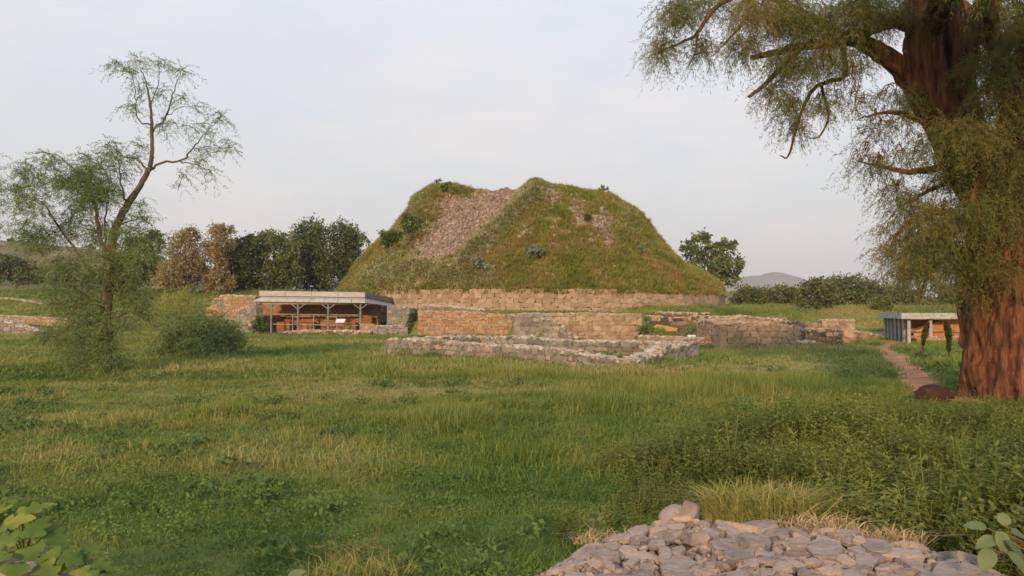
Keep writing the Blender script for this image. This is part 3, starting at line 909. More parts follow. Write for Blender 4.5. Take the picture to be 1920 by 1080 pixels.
rightb = sstep(1100, 1200, pxm) * sstep(470, 400, pym)
P, f = mound_points(3600, np.clip(qr * 1.4 + .35 * lowl + .12 * rightb, 0, 1) * np.clip(1 - qf, 0, 1))
gn_scatter('mound_weeds', cPale, P, surf_rot(nor[f], .55), np.repeat(RNG.uniform(.7, 1.3, (len(P), 1)), 3, 1), RNG.integers(0, 2, len(P)), stupa)
cScree = bpy.data.collections.new('scree_source')
for k in range(6):
    cScree.objects.link(bpy.data.objects.new('scree_%02d' % k, stone_mesh('scree_piece', 300 + k, M['scree'], nz=.1)))
P, f = mound_points(4200, np.clip(qf - .35, 0, 1))
s_ = RNG.uniform(.12, .34, (len(P), 1)) * np.column_stack([np.ones(len(P)), RNG.uniform(.6, 1, len(P)), RNG.uniform(.4, .8, len(P))])
gn_scatter('scree_stones', cScree, P, RNG.uniform(0, 6.28, (len(P), 3)), s_, RNG.integers(0, 6, len(P)), stupa)
P, f = mound_points(1500, np.clip(qb - .1, 0, 1) + .004 + .05 * sstep(930, 1010, pxm) * sstep(1290, 1200, pxm) * sstep(530, 490, pym) * sstep(.5, .66, patch))
s_ = RNG.uniform(.18, .5, (len(P), 1)) * np.column_stack([np.ones(len(P)), RNG.uniform(.6, 1, len(P)), RNG.uniform(.5, .8, len(P))])
gn_scatter('exposed_stones', cScree, P + nor[f] * .06, RNG.uniform(0, 6.28, (len(P), 3)), s_, RNG.integers(0, 6, len(P)), stupa)
P, f = mound_points(60, np.clip(ridge.ravel()[MF].mean(1), 0, 1) * (np.abs(gsd.ravel()[MF].mean(1)) < 16))
s_ = RNG.uniform(.3, .7, (len(P), 3))
gn_scatter('ridge_boulders', cScree, P, RNG.uniform(0, 6.28, (len(P), 3)), s_, RNG.integers(0, 6, len(P)), stupa)

# ------------------------------------------------------------------ foliage builders
def leaves(P, size, asp, up=.0, g=None, hang=0.0):
    """diamond leaves at points P"""
    g = g or RNG
    n = len(P)
    d = g.normal(0, 1, (n, 3))
    d[:, 2] -= hang
    d /= np.linalg.norm(d, axis=1)[:, None]
    o = np.cross(d, g.normal(0, 1, (n, 3)))
    o /= np.linalg.norm(o, axis=1)[:, None] + 1e-9
    s = size * g.uniform(.65, 1.35, (n, 1))
    V = np.stack([P - d * s * .5, P + o * s * asp * .5, P + d * s * .5, P - o * s * asp * .5], 1).reshape(-1, 3)
    F_ = np.arange(n)[:, None] * 4 + np.array([[0, 1, 2, 3]])
    return V, F_
def clump_points(blobs, per, g, shell=.55):
    """blobs: (cx,cy,cz,rx,ry,rz); returns leaf points gathered in sub-clumps, and a tint per point"""
    out, tint = [], []
    vol = np.array([b[3] * b[4] * b[5] for b in blobs]) ** (2 / 3)
    for b, vv in zip(blobs, vol / vol.sum()):
        n = max(40, int(per * vv))
        ns = max(6, n // 34)
        d = g.normal(0, 1, (ns, 3))
        d /= np.linalg.norm(d, axis=1)[:, None]
        rad = g.uniform(shell, 1.04, (ns, 1)) ** .8 * np.where(g.random((ns, 1)) < .22, g.uniform(1.05, 1.3, (ns, 1)), 1.0)
        c = d * rad
        k = g.integers(0, ns, n)
        q = c[k] + g.normal(0, .16, (n, 3))
        out.append(q * np.array(b[3:6]) + np.array(b[:3]))
        tn_ = g.random(ns)
        tint.append(np.clip(tn_[k] * .6 + g.random(n) * .4, 0, 1))
    return np.concatenate(out), np.concatenate(tint)
def strands(cent, g, length, nb, bl, bw, droop, spread=.9):
    """cent: (x,y,z,r,n): hanging strands carrying narrow leaves"""
    V, T, tw = [], [], []
    for (x, y, z, r, n) in cent:
        p0 = g.normal(0, 1, (n, 3))
        p0 *= (g.random((n, 1)) ** .45) / np.linalg.norm(p0, axis=1)[:, None]
        p0 = p0 * r * np.array([1, 1, .85]) + np.array([x, y, z])
        d0 = g.normal(0, spread, (n, 3))
        d0[:, 2] = d0[:, 2] * .5 - droop * .4
        d0 /= np.linalg.norm(d0, axis=1)[:, None]
        Ls = length * g.uniform(.6, 1.4, (n, 1))
        t = (np.arange(nb) + .5) / nb
        t = np.clip(t[None] + g.normal(0, .03, (n, nb)), 0, 1.05)[..., None]
        q = p0[:, None] + d0[:, None] * Ls[:, None] * t + np.array([0, 0, -1]) * droop * .7 * Ls[:, None] * t ** 2
        tan = d0[:, None] + np.array([0, 0, -1]) * droop * 1.4 * t
        ld = tan / np.linalg.norm(tan, axis=2)[..., None] + g.normal(0, .55, (n, nb, 3))
        ld /= np.linalg.norm(ld, axis=2)[..., None]
        sd_ = np.cross(ld, g.normal(0, 1, (n, nb, 3)))
        sd_ /= np.linalg.norm(sd_, axis=2)[..., None] + 1e-9
        l_ = bl * g.uniform(.6, 1.4, (n, nb, 1))
        ww = bw * g.uniform(.7, 1.3, (n, nb, 1))
        a_ = q
        b_ = q + ld * l_ * .5 + sd_ * ww * .5
        c_ = q + ld * l_
        e_ = q + ld * l_ * .5 - sd_ * ww * .5
        V.append(np.stack([a_, b_, c_, e_], 2).reshape(-1, 3))
        tt = np.clip(g.normal(.5, .22) * .4 + g.random((n, 1)) * .4 + g.random((n, nb)) * .2, 0, 1)
        T.append(np.repeat(tt.reshape(-1), 4))
    V = np.concatenate(V)
    F_ = np.arange(len(V) // 4)[:, None] * 4 + np.array([[0, 1, 2, 3]])
    return V, F_, np.concatenate(T)

M['leaf_dark'] = leaf_mat('dark_tree_leaf', [(.1, (0.038, 0.060, 0.018)), (.5, (0.079, 0.109, 0.029)), (.9, (0.160, 0.185, 0.051))], trans=.2)
M['leaf_mid'] = leaf_mat('mid_tree_leaf', [(.1, (0.060, 0.091, 0.024)), (.5, (0.113, 0.155, 0.037)), (.9, (0.208, 0.235, 0.064))], trans=.25)
M['leaf_brown'] = leaf_mat('russet_tree_leaf', [(.1, (.170, .150, .060)), (.5, (.31, .235, .110)), (.9, (.44, .33, .175))], trans=.35)
M['leaf_bush'] = leaf_mat('scrub_leaf', [(.1, (0.056, 0.075, 0.025)), (.5, (0.109, 0.133, 0.044)), (.9, (0.189, 0.198, 0.076))], trans=.2)
M['leaf_pale'] = leaf_mat('grey_green_leaf', [(.1, (.10, .14, .085)), (.5, (.18, .23, .14)), (.9, (.28, .33, .22))], trans=.25)
M['leaf_bright'] = leaf_mat('bright_green_leaf', [(.1, (.035, .075, .012)), (.5, (.06, .115, .018)), (.9, (.10, .16, .03))], trans=.25)
M['leaf_feather'] = leaf_mat('feathery_leaf', [(.1, (0.086, 0.138, 0.044)), (.5, (0.161, 0.230, 0.073)), (.9, (0.276, 0.322, 0.121))], trans=.35)
M['leaf_olive'] = leaf_mat('olive_needle', [(.10, (.080, .100, .028)), (.42, (.165, .185, .050)), (.68, (.255, .225, .070)), (.92, (.36, .225, .09))], trans=.4)
M['leaf_willow'] = leaf_mat('willow_bush_leaf', [(.1, (0.096, 0.150, 0.048)), (.5, (0.174, 0.240, 0.083)), (.9, (0.300, 0.336, 0.132))], trans=.32)

def bg_tree(name, label, px, base_y, Y, blobs_px, per, lsize, mat, bark='bark_grey', asp=.6, group=None, cat='tree', seed=1, shell=.5, trunk_r=.22, depth=1.0, zbase=None):
    """blobs_px: (px,py,rx_px,ry_px,dY)"""
    g = np.random.default_rng(seed)
    x = (px - 960) / FPX * Y
    zb = ghf(x, Y) if zbase is None else zbase
    root = empty(name, (x, Y, zb))
    tag(root, label, cat, group)
    bl = []
    for (bx, by, rx, ry, dY) in blobs_px:
        c = Wp(bx, by, Y + dY)
        k = (Y + dY) / FPX
        bl.append((c.x, c.y, c.z, rx * k, (rx + ry) / 2 * k * depth, ry * k))
    P, T = clump_points(bl, per, g, shell)
    keep = P[:, 2] > gh(P[:, 0], P[:, 1]) - .1 if zbase is None else np.ones(len(P), bool)
    P, T = P[keep], T[keep]
    V, F_ = leaves(P, lsize, asp, g=g)
    lm = Limbs()
    main = bl[0]
    lm.tube([(x, Y, zb - .3, trunk_r * 1.25), (x + (main[0] - x) * .3, Y, zb + (main[2] - zb) * .4, trunk_r), (x + (main[0] - x) * .8, Y + (main[1] - Y) * .8, main[2], trunk_r * .7), (main[0], main[1], main[2] + main[5] * .6, trunk_r * .25)], 7, 4, .03, seed=seed)
    for b in bl[1:]:
        z1 = zb + (min(b[2], main[2]) - zb) * .45
        lm.tube([(x + (main[0] - x) * .3, Y, z1, trunk_r * .5), ((x + b[0]) / 2, (Y + b[1]) / 2, (z1 + b[2]) / 2 + .2, trunk_r * .38), (b[0], b[1], b[2] + b[5] * .4, trunk_r * .12)], 6, 4, .04, seed=seed + 3)
    lm.build('trunk', M[bark], root)
    mesh_np('crown', V, [F_], M[mat], root, tint=np.repeat(T, 4))
    return root

# --- trees behind the site, left of the stupa
G1 = 'trees behind the ruins'
bg_tree('russet_tree', 'russet brown tree with a double crown beside the feathery tree', 350, 548, 86, [(346, 474, 30, 38, 0), (326, 515, 36, 28, -1), (360, 515, 26, 30, .5), (356, 440, 20, 14, 0)], 8000, .25, 'leaf_brown', seed=3, group=G1)
bg_tree('russet_tree', 'tall narrow russet tree touching the dark green trees', 408, 548, 87, [(408, 455, 30, 30, 0), (400, 500, 28, 36, 0), (415, 530, 26, 22, -.5), (422, 432, 18, 12, 0)], 7500, .25, 'leaf_brown', seed=4, group=G1)
bg_tree('green_tree', 'small dull green tree between the russet tree and taller dark trees', 452, 548, 90, [(452, 480, 26, 34, 0), (445, 520, 28, 26, 0), (470, 455, 16, 14, 0)], 8000, .28, 'leaf_dark', seed=5, group=G1)
bg_tree('green_tree', 'rounded mid green tree left of the tallest dark tree', 515, 548, 93, [(515, 480, 42, 44, 0), (500, 520, 46, 28, -.5), (540, 510, 30, 36, 0), (510, 445, 26, 14, 0), (490, 462, 20, 20, 0)], 13000, .29, 'leaf_mid', seed=6, group=G1)
bg_tree('green_tree', 'tallest dark green tree next to the grassy dome', 610, 548, 98, [(605, 470, 56, 46, 0), (580, 440, 34, 26, 0), (640, 445, 32, 28, 0), (668, 462, 24, 24, 0), (620, 515, 52, 32, -.5), (570, 505, 34, 38, 0), (655, 500, 30, 30, 0)], 21000, .30, 'leaf_dark', seed=7, group=G1)
bg_tree('green_tree', 'dark green tree seen through the feathery tree before the hill', 250, 545, 88, [(262, 490, 36, 46, 0), (235, 520, 34, 28, 0), (285, 455, 18, 24, 0)], 6000, .34, 'leaf_mid', seed=8, group=G1)
bg_tree('shrub', 'dark green shrubs under the bare hill by the far ruin wall', 30, 530, 130, [(30, 505, 34, 22, 0), (60, 515, 24, 16, 1), (5, 500, 24, 22, 0)], 4500, .45, 'leaf_dark', seed=9, cat='shrub')
# --- right of the stupa
bg_tree('airy_tree', 'airy green tree leaning out from behind the right flank of the dome', 1340, 560, 108, [(1335, 490, 42, 34, 0), (1310, 455, 28, 22, 0), (1350, 468, 28, 20, 0), (1372, 500, 24, 26, 0), (1345, 525, 38, 22, 0), (1300, 475, 22, 20, 0), (1384, 490, 12, 12, 0)], 5200, .42, 'leaf_mid', seed=12, shell=.3, trunk_r=.3)
G2 = 'scrub bushes beyond the ruined walls'
bg_tree('scrub_bush', 'rounded dark scrub bush nearest the airy tree', 1410, 576, 96, [(1410, 558, 32, 20, 0), (1392, 563, 20, 15, 0)], 4200, .3, 'leaf_bush', seed=13, group=G2, cat='bush', trunk_r=.12)
bg_tree('scrub_bush', 'wide dark scrub bush between two rounder bushes', 1465, 578, 95, [(1465, 557, 36, 21, 0), (1490, 562, 18, 18, 0), (1440, 562, 20, 16, 0)], 4800, .3, 'leaf_bush', seed=14, group=G2, cat='bush', trunk_r=.12)
bg_tree('scrub_bush', 'tall scrub bush reaching down the grassy bank', 1530, 600, 80, [(1530, 556, 32, 32, 0), (1525, 585, 26, 18, -1), (1545, 540, 26, 18, 0)], 6000, .28, 'leaf_bush', seed=15, group=G2, cat='bush', trunk_r=.14)
bg_tree('scrub_bush', 'broad flat topped scrub thicket on top of the grassy bank', 1600, 578, 92, [(1595, 545, 58, 28, 0), (1640, 555, 40, 26, 0), (1575, 560, 40, 24, -1), (1680, 560, 36, 22, 0)], 11000, .3, 'leaf_bush', seed=16, group=G2, cat='bush', trunk_r=.14)
bg_tree('scrub_bush', 'small round bush at the foot of the bank near the pavilion', 1655, 588, 78, [(1652, 572, 18, 14, 0)], 1800, .26, 'leaf_mid', seed=17, group=G2, cat='bush', trunk_r=.08)
bg_tree('scrub_bush', 'dark bush rising behind the roof of the far pavilion', 1740, 580, 90, [(1740, 560, 50, 26, 0), (1800, 556, 44, 26, 0), (1860, 556, 50, 28, 0), (1920, 552, 50, 32, 0)], 7000, .34, 'leaf_bush', seed=18, group=G2, cat='bush', trunk_r=.14)

# --- shrubs growing on the dome
def mound_shrub(name, label, px, py, rx, ry, n, ls, mat, seed, group=None, blobs=None, asp=.6):
    ok = np.einsum('ij,ij->i', nor, np.array([0, 0, EYE]) - mid) > 0
    k = np.argmin(np.hypot(pxm - px, pym - (py + ry * .8)) + np.where(ok, 0, 1e6) + mid[:, 1] * .02)
    p = mid[k]
    Yd = p[1] - .5
    return bg_tree(name, label, px, py, Yd, blobs or [(px, py, rx, ry, 0)], n, ls, mat, seed=seed, group=group, cat='shrub', trunk_r=.05, zbase=p[2], shell=.2, asp=asp)
mound_shrub('dome_shrub', 'round bright green shrub on the left flank of the dome', 735, 448, 22, 15, 2600, .22, 'leaf_bright', 41)
mound_shrub('dome_shrub', 'dark shrub above the bright round one at the edge of the gully', 768, 418, 15, 18, 1800, .25, 'leaf_mid', 42)
mound_shrub('dome_shrub', 'grey green milkweed shrub low on the dome under the gully', 902, 494, 17, 10, 420, .32, 'leaf_pale', 43, asp=.75)
mound_shrub('dome_shrub', 'grey green milkweed shrub in the middle of the dome face', 1001, 473, 16, 13, 480, .32, 'leaf_pale', 44, asp=.75)
mound_shrub('dome_shrub', 'upright green shrub among the exposed stones near the top', 1103, 405, 8, 12, 300, .28, 'leaf_mid', 45)
mound_shrub('dome_shrub', 'small grey green milkweed shrub on the right half of the dome', 1201, 465, 9, 8, 200, .3, 'leaf_pale', 46, asp=.75)
mound_shrub('dome_shrub', 'dark bushy shrub crowning the left shoulder of the dome', 838, 349, 13, 8, 900, .22, 'leaf_mid', 47)
mound_shrub('dome_shrub', 'thin twiggy shrub against the sky on the left shoulder', 818, 340, 10, 9, 130, .22, 'leaf_mid', 48, asp=.35)
mound_shrub('dome_shrub', 'spiky little shrub against the sky on the right shoulder', 1132, 356, 9, 10, 260, .25, 'leaf_mid', 49, asp=.4)

# ------------------------------------------------------------------ big tamarisk on the right
TY = 15.5
def limb(lst, dy=0.0):
    return [(*Wp(p[0], p[1], TY + (p[3] if len(p) > 3 else 0) + dy), p[2]) for p in lst]
tb = Gp(1897, 748)
big = empty('tamarisk_tree', (tb.x, TY, ghf(tb.x, TY)))
tag(big, 'huge old tree with red ribbed trunk and drooping olive feathery foliage', 'tree')
lm = Limbs()
lm.tube(limb([(1910, 790, .98), (1906, 745, .89), (1901, 650, .82), (1894, 540, .75), (1880, 430, .60), (1864, 330, .46), (1845, 250, .36)]), 110, 12, 0, .13, 3)
lm.tube(limb([(1868, 420, .42), (1806, 300, .38), (1752, 195, .38), (1732, 110, .34), (1730, 40, .32), (1728, -60, .28), (1742, -220, .18)]), 20, 6, .012, .10, 5)
lm.tube(limb([(1752, 215, .30), (1700, 140, .22), (1650, 98, .18), (1604, 76, .14), (1562, 60, .10), (1520, 30, .07), (1430, -10, .05)]), 12, 5, .012, .08, 7)
lm.tube(limb([(1730, 52, .20), (1692, 38, .18), (1650, 44, .16), (1606, 66, .14), (1560, 80, .11), (1500, 86, .085), (1445, 100, .06), (1408, 108, .045)]), 12, 5, .012, .08, 9)
lm.tube(limb([(1505, 86, .07), (1475, 116, .055), (1434, 158, .042), (1404, 182, .03)]), 8, 5, .008, 0, 11)
lm.tube(limb([(1581, 76, .06), (1583, 140, .05), (1556, 152, .042), (1528, 164, .038), (1510, 192, .032), (1492, 245, .026), (1479, 292, .018), (1462, 292, .01)]), 8, 5, .006, 0, 13)
lm.tube(limb([(1540, 160, .03), (1553, 218, .022), (1537, 254, .016), (1516, 260, .01)]), 6, 4, .006, 0, 15)
lm.tube(limb([(1440, -8, .06), (1372, -4, .05), (1330, 28, .042), (1308, 62, .034), (1284, 78, .026), (1240, 96, .016), (1222, 108, .008)]), 8, 5, .008, 0, 17)
lm.tube(limb([(1308, 62, .026), (1304, 96, .018), (1290, 126, .008)]), 6, 4, .004, 0, 18)
lm.tube(limb([(1410, -8, .05), (1395, 40, .035), (1362, 78, .02), (1338, 104, .01)]), 6, 4, .006, 0, 19)
lm.tube(limb([(1846, 330, .30), (1806, 180, .25), (1812, 80, .26), (1850, 10, .22), (1890, -80, .18)]), 14, 5, .012, .08, 21)
lm.tube(limb([(1802, 180, .24), (1786, 70, .20), (1792, -50, .16)]), 12, 5, .012, .08, 23)
lm.tube(limb([(1890, 470, .45), (1935, 270, .36), (1965, 70, .30), (1975, -120, .3)]), 18, 6, .012, .1, 25)
for k, b in enumerate([[(1800, 300, .10), (1720, 322, .06), (1650, 312, .03), (1605, 300, .01)], [(1840, 430, .11), (1750, 396, .07), (1694, 428, .04), (1660, 474, .015)], [(1756, 240, .08), (1690, 212, .05), (1640, 214, .025), (1606, 226, .01)], [(1860, 480, .09), (1790, 470, .06), (1740, 520, .03), (1722, 570, .01)], [(1800, 330, .06), (1732, 362, .035), (1690, 386, .012)], [(1870, 300, .1, -.6), (1840, 330, .06, -1.1), (1810, 420, .03, -1.3)], [(1900, 250, .1, -.5), (1880, 330, .05, -1.1), (1890, 450, .02, -1.2)]]):
    lm.tube(limb(b), 7, 5, .01, 0, 31 + k)
g = np.random.default_rng(77)
FOL = [(1258, 22, 42, 46), (1238, 88, 28, 30), (1330, 12, 50, 60), (1322, 84, 26, 22), (1400, 14, 52, 85), (1400, 86, 34, 38), (1468, 30, 55, 110), (1480, 112, 44, 70), (1540, 28, 55, 110), (1540, 120, 40, 44), (1602, 10, 55, 100), (1448, 165, 24, 20), (1492, 198, 34, 34), (1540, 186, 30, 26), (1600, 110, 34, 30), (1640, 12, 36, 46), (1500, 236, 18, 10),
       (1606, 182, 34, 12), (1640, 236, 32, 18), (1622, 288, 24, 9), (1660, 304, 32, 20), (1676, 352, 32, 20), (1712, 276, 40, 26), (1724, 388, 44, 66), (1684, 424, 30, 22), (1700, 462, 36, 44), (1752, 446, 48, 80), (1718, 488, 32, 44), (1790, 396, 52, 100), (1796, 482, 44, 80), (1776, 322, 40, 56), (1720, 190, 36, 36), (1668, 175, 26, 14),
       (1815, 240, 50, 80), (1860, 180, 54, 90), (1904, 112, 56, 120), (1880, 300, 66, 120), (1904, 420, 60, 110), (1850, 470, 46, 80), (1914, 226, 58, 100), (1904, 22, 56, 110), (1836, 40, 30, 22), (1772, 240, 40, 60), (1830, 535, 24, 24), (1666, 474, 20, 9), (1690, 512, 18, 12), (1840, 360, 52, 80), (1690, 20, 24, 16), (1960, 330, 60, 90), (1970, 160, 70, 90), (1840, 120, 36, 50), (1885, 500, 24, 22)]
cent = []
# unseen boughs added beyond the right and upper frame edges to shade the upper trunk
for k, tip_ in enumerate([(8.6, 9.4, 5.6), (9.4, 10.0, 7.2), (7.9, 10.6, 7.4), (10.8, 10.6, 6.4), (7.0, 13.0, 8.6), (11.5, 13.0, 8.2), (9.0, 19.0, 9.6), (12.8, 16.5, 8.6), (6.2, 11.2, 8.3), (7.1, 10.9, 6.9), (6.7, 12.4, 7.9), (7.6, 11.6, 7.3)]):
    st_ = np.array([9.3, 15.5, 4.6 + .3 * min(k, 7)]) if k < 8 else np.array([7.9, 15.4, 6.9])
    tp_ = np.array(tip_)
    C = lm.tube([(*st_, .16), (*(st_ * .6 + tp_ * .4 + np.array([0, 0, .5])), .12), (*(st_ * .25 + tp_ * .75 + np.array([0, 0, .3])), .08), (*tp_, .03)], 8, 6, .02, 0, 90 + k)
    for t_ in (11, 13, 15, 18):
        q_ = C[min(t_, len(C) - 1), :3] + g.normal(0, .25, 3)
        cent.append((*q_, g.uniform(.6, .95), 120 if k < 8 else 210))
for (px, py, r, n) in FOL:
    over = 1.0 if px > 1700 else .6
    for k in range(3):
        dy_ = g.uniform(-1.7, .7) * over
        c = Wp(px + g.normal(0, r * .32), py + g.normal(0, r * .28), TY + dy_)
        cent.append((c.x, c.y, c.z, r / FPX * TY * .78, max(4, int(n * 1.15))))
V, F_, T = strands(cent, g, .42, 30, .075, .010, .8)
mesh_np('crown', V, [F_], M['leaf_olive'], big, tint=T)
# thin twigs that carry the strands
for j, (x, y, z, r, n) in enumerate(cent):
    for q in range(3):
        v = g.normal(0, 1, 3)
        v /= np.linalg.norm(v)
        s0 = np.array([x, y, z]) + v * r * .15 + np.array([.12, .1, .2]) * g.random()
        s1 = np.array([x, y, z]) + v * r * .8
        md_ = (s0 + s1) / 2 + np.array([0, 0, r * .3])
        s1[2] -= r * .45
        lm.tube([(*s0, .013), (*md_, .009), (*s1, .003)], 4, 3, .006, 0, j)
lm.build('trunk', M['bark_red'], big)

# ------------------------------------------------------------------ feathery tree on the left
LY = 22.8
def llimb(lst):
    return [(*Wp(p[0], p[1], LY + (p[3] if len(p) > 3 else 0)), p[2]) for p in lst]
lb = Gp(196, 700)
lt = empty('feathery_tree', (lb.x, LY, ghf(lb.x, LY)))
tag(lt, 'slender leaning tree with thin feathery leaves standing in the meadow', 'tree')
lm = Limbs()
lm.tube(llimb([(194, 715, .23), (198, 650, .17), (199, 590, .155), (203, 530, .145), (206, 480, .125), (216, 430, .11), (240, 382, .095), (268, 340, .075), (284, 300, .06), (285, 240, .045), (281, 190, .03), (272, 150, .016), (262, 125, .008)]), 12, 6, .008, .12, 2)
LB = [[(203, 500, .12), (190, 455, .10), (181, 400, .08), (160, 345, .05), (128, 305, .03), (95, 288, .018), (62, 288, .008)],
      [(200, 545, .10), (165, 500, .07), (122, 445, .05), (90, 395, .03), (60, 360, .012)],
      [(276, 325, .06), (305, 303, .05), (338, 302, .042), (362, 278, .032), (385, 250, .02), (412, 226, .008)],
      [(338, 302, .03), (365, 308, .02), (392, 318, .01)], [(362, 278, .02), (395, 285, .012), (425, 278, .006)],
      [(285, 250, .05), (312, 215, .035), (326, 170, .025), (338, 135, .012), (352, 120, .006)],
      [(285, 235, .04), (258, 226, .03), (255, 180, .022), (246, 140, .014), (222, 120, .006)],
      [(283, 200, .03), (296, 160, .018), (300, 125, .007)], [(312, 215, .02), (345, 200, .014), (372, 205, .006)],
      [(278, 330, .05), (262, 300, .035), (235, 295, .02), (210, 280, .008)], [(240, 385, .05), (228, 350, .04), (222, 300, .02), (212, 260, .008)],
      [(203, 490, .06), (196, 420, .04), (204, 360, .02), (200, 320, .008)], [(200, 560, .08), (238, 520, .05), (268, 490, .03), (300, 470, .01)],
      [(200, 570, .08), (160, 555, .05), (120, 530, .03), (80, 520, .012)], [(199, 610, .06), (170, 590, .05), (140, 600, .03), (105, 640, .01)],
      [(200, 600, .05), (240, 590, .035), (275, 600, .012)], [(181, 400, .03), (205, 350, .018), (190, 310, .008)], [(218, 425, .04), (258, 410, .025), (290, 425, .01)]]
for k, b in enumerate(LB):
    bb = [(p[0], p[1], p[2], (i / len(b)) * random.uniform(-1.1, 1.1)) for i, p in enumerate(b)]
    lm.tube(llimb([(p[0], p[1], p[2] * .62, p[3]) for p in bb]), 7, 5, .02, 0, 50 + k)
g = np.random.default_rng(5)
FL = [(56, 330, 34, 30), (48, 380, 34, 26), (70, 420, 40, 26), (110, 340, 26, 16), (95, 300, 22, 12), (150, 340, 30, 28), (180, 320, 36, 44), (200, 355, 36, 44), (165, 375, 34, 32), (215, 300, 28, 20), (205, 265, 24, 12), (130, 420, 40, 26), (90, 460, 44, 26), (180, 430, 40, 26), (240, 430, 34, 22), (270, 400, 26, 14),
      (300, 455, 22, 9), (240, 130, 18, 9), (215, 118, 12, 6), (262, 120, 14, 8), (298, 120, 14, 9), (340, 130, 20, 7), (330, 180, 24, 6), (365, 205, 18, 5), (300, 180, 22, 7), (268, 170, 22, 8), (250, 200, 20, 7), (300, 240, 26, 8), (270, 260, 22, 7), (345, 240, 24, 6), (385, 240, 22, 9), (410, 220, 16, 8), (425, 270, 16, 8), (395, 290, 20, 9), (370, 300, 18, 6), (340, 330, 26, 5), (395, 325, 18, 5), (250, 290, 20, 9),
      (130, 500, 44, 34), (180, 480, 40, 34), (240, 490, 40, 36), (270, 470, 26, 16), (200, 530, 44, 46), (150, 560, 44, 40), (250, 550, 38, 34), (110, 560, 36, 26), (180, 600, 40, 40), (130, 610, 38, 34), (235, 600, 34, 28), (160, 650, 38, 44), (200, 650, 34, 40), (190, 690, 38, 46), (140, 675, 26, 22), (225, 685, 20, 16), (95, 620, 24, 12), (30, 350, 14, 8), (270, 590, 24, 12), (100, 510, 30, 16)]
cent = []
for (px, py, r, n) in FL:
    for k in range(2):
        c = Wp(px + g.normal(0, r * .3), py + g.normal(0, r * .3), LY + g.uniform(-1.1, 1.1))
        cent.append((c.x, c.y, max(c.z, .25), r / FPX * LY * .85, max(3, int(n * ((1.9 if 150 < px < 250 and py > 470 else 2.7) if py > 290 and px < 290 else 1.5)))))
V, F_, T = strands(cent, g, .44, 20, .085, .015, .45)
keep = V.reshape(-1, 4, 3)[:, :, 2].min(1) > .02
V, T = V.reshape(-1, 4, 3)[keep].reshape(-1, 3), T.reshape(-1, 4)[keep].ravel()
mesh_np('crown', V, [np.arange(len(V) // 4)[:, None] * 4 + np.array([[0, 1, 2, 3]])], M['leaf_feather'], lt, tint=T)
for j, (x, y, z, r, n) in enumerate(cent):
    for q in range(2):
        v = g.normal(0, 1, 3)
        v /= np.linalg.norm(v)
        s0 = np.array([x, y, z]) - v * r * .7
        s1 = np.array([x, y, z]) + v * r * .8
        if min(s0[2], s1[2]) < .1:
            continue
        md_ = (s0 + s1) / 2 + np.array([0, 0, r * .2])
        lm.tube([(*s0, .010), (*md_, .008), (*s1, .003)], 4, 3, .01, 0, j)
lm.build('trunk', M['bark_grey'], lt)

# second feathery tree, only its edge in view
x0 = Wp(-46, 500, 30)
et = empty('feathery_tree', (x0.x, 30, 0))
tag(et, 'feathery tree cut off by the frame, only drooping tips of its crown showing', 'tree')
lm = Limbs()
lm.tube([(x0.x, 30, -.2, .2), (x0.x + .1, 30, 3, .15), (x0.x + .1, 30, 7.6, .04)], 8, 5, .02)
cent = []
for (px, py, r, n) in [(-20, 330, 26, 60), (-14, 370, 22, 50), (-16, 420, 20, 40), (-50, 380, 40, 90), (-50, 450, 40, 70), (-4, 345, 12, 16)]:
    c = Wp(px, py, 30)
    cent.append((c.x, c.y, c.z, r / FPX * 30, n))
    lm.tube([(x0.x + .1, 30, c.z - .9, .05), ((x0.x + c.x) / 2, 30, c.z - .2, .03), (c.x, 30, c.z + .2, .01)], 6, 4, .02)
V, F_, T = strands(cent, g, .5, 16, .12, .018, 1.0)
mesh_np('crown', V, [F_], M['leaf_feather'], et, tint=T)
lm.build('trunk', M['bark_grey'], et)

# ------------------------------------------------------------------ bushes in the meadow
def strand_bush(name, label, px, py, Y, cl, mat, seed, length=.5, bl=.12, bw=.02, droop=.4, cat='bush', nb=14):
    g = np.random.default_rng(seed)
    x = (px - 960) / FPX * Y
    root = empty(name, (x, Y, ghf(x, Y)))
    tag(root, label, cat)
    cent, lm = [], Limbs()
    for (qx, qy, r, n, dy_) in cl:
        c = Wp(qx, qy, Y + dy_)
        cent.append((c.x, c.y, c.z, r / FPX * Y, n))
        lm.tube([(x + g.normal(0, .1), Y + g.normal(0, .1), ghf(x, Y) - .1, .035), ((x + c.x) / 2, (Y + c.y) / 2, c.z * .6 + .1, .025), (c.x, c.y, c.z + .2, .008)], 5, 4, .03, seed=seed)
    V, F_, T = strands(cent, g, length, nb, bl, bw, droop)
    Q = V.reshape(-1, 4, 3)
    keep = Q[:, :, 2].min(1) > gh(Q[:, 0, 0], Q[:, 0, 1])
    V, T = Q[keep].reshape(-1, 3), T.reshape(-1, 4)[keep].ravel()
    mesh_np('crown', V, [np.arange(len(V) // 4)[:, None] * 4 + np.array([[0, 1, 2, 3]])], M[mat], root, tint=T)
    lm.build('stems', M['bark_grey'], root)
    return root
strand_bush('willow_bush', 'wide rounded green bush in the meadow beside the feathery tree', 372, 675, 30, [(372, 618, 40, 300, 0), (330, 636, 36, 220, 0), (420, 636, 34, 220, 0), (380, 655, 50, 240, -.6), (345, 610, 26, 80, 0), (400, 605, 26, 80, .3), (300, 655, 26, 70, 0), (455, 660, 22, 50, -.2), (430, 620, 24, 80, 0)], 'leaf_willow', 61, bl=.14, bw=.028)
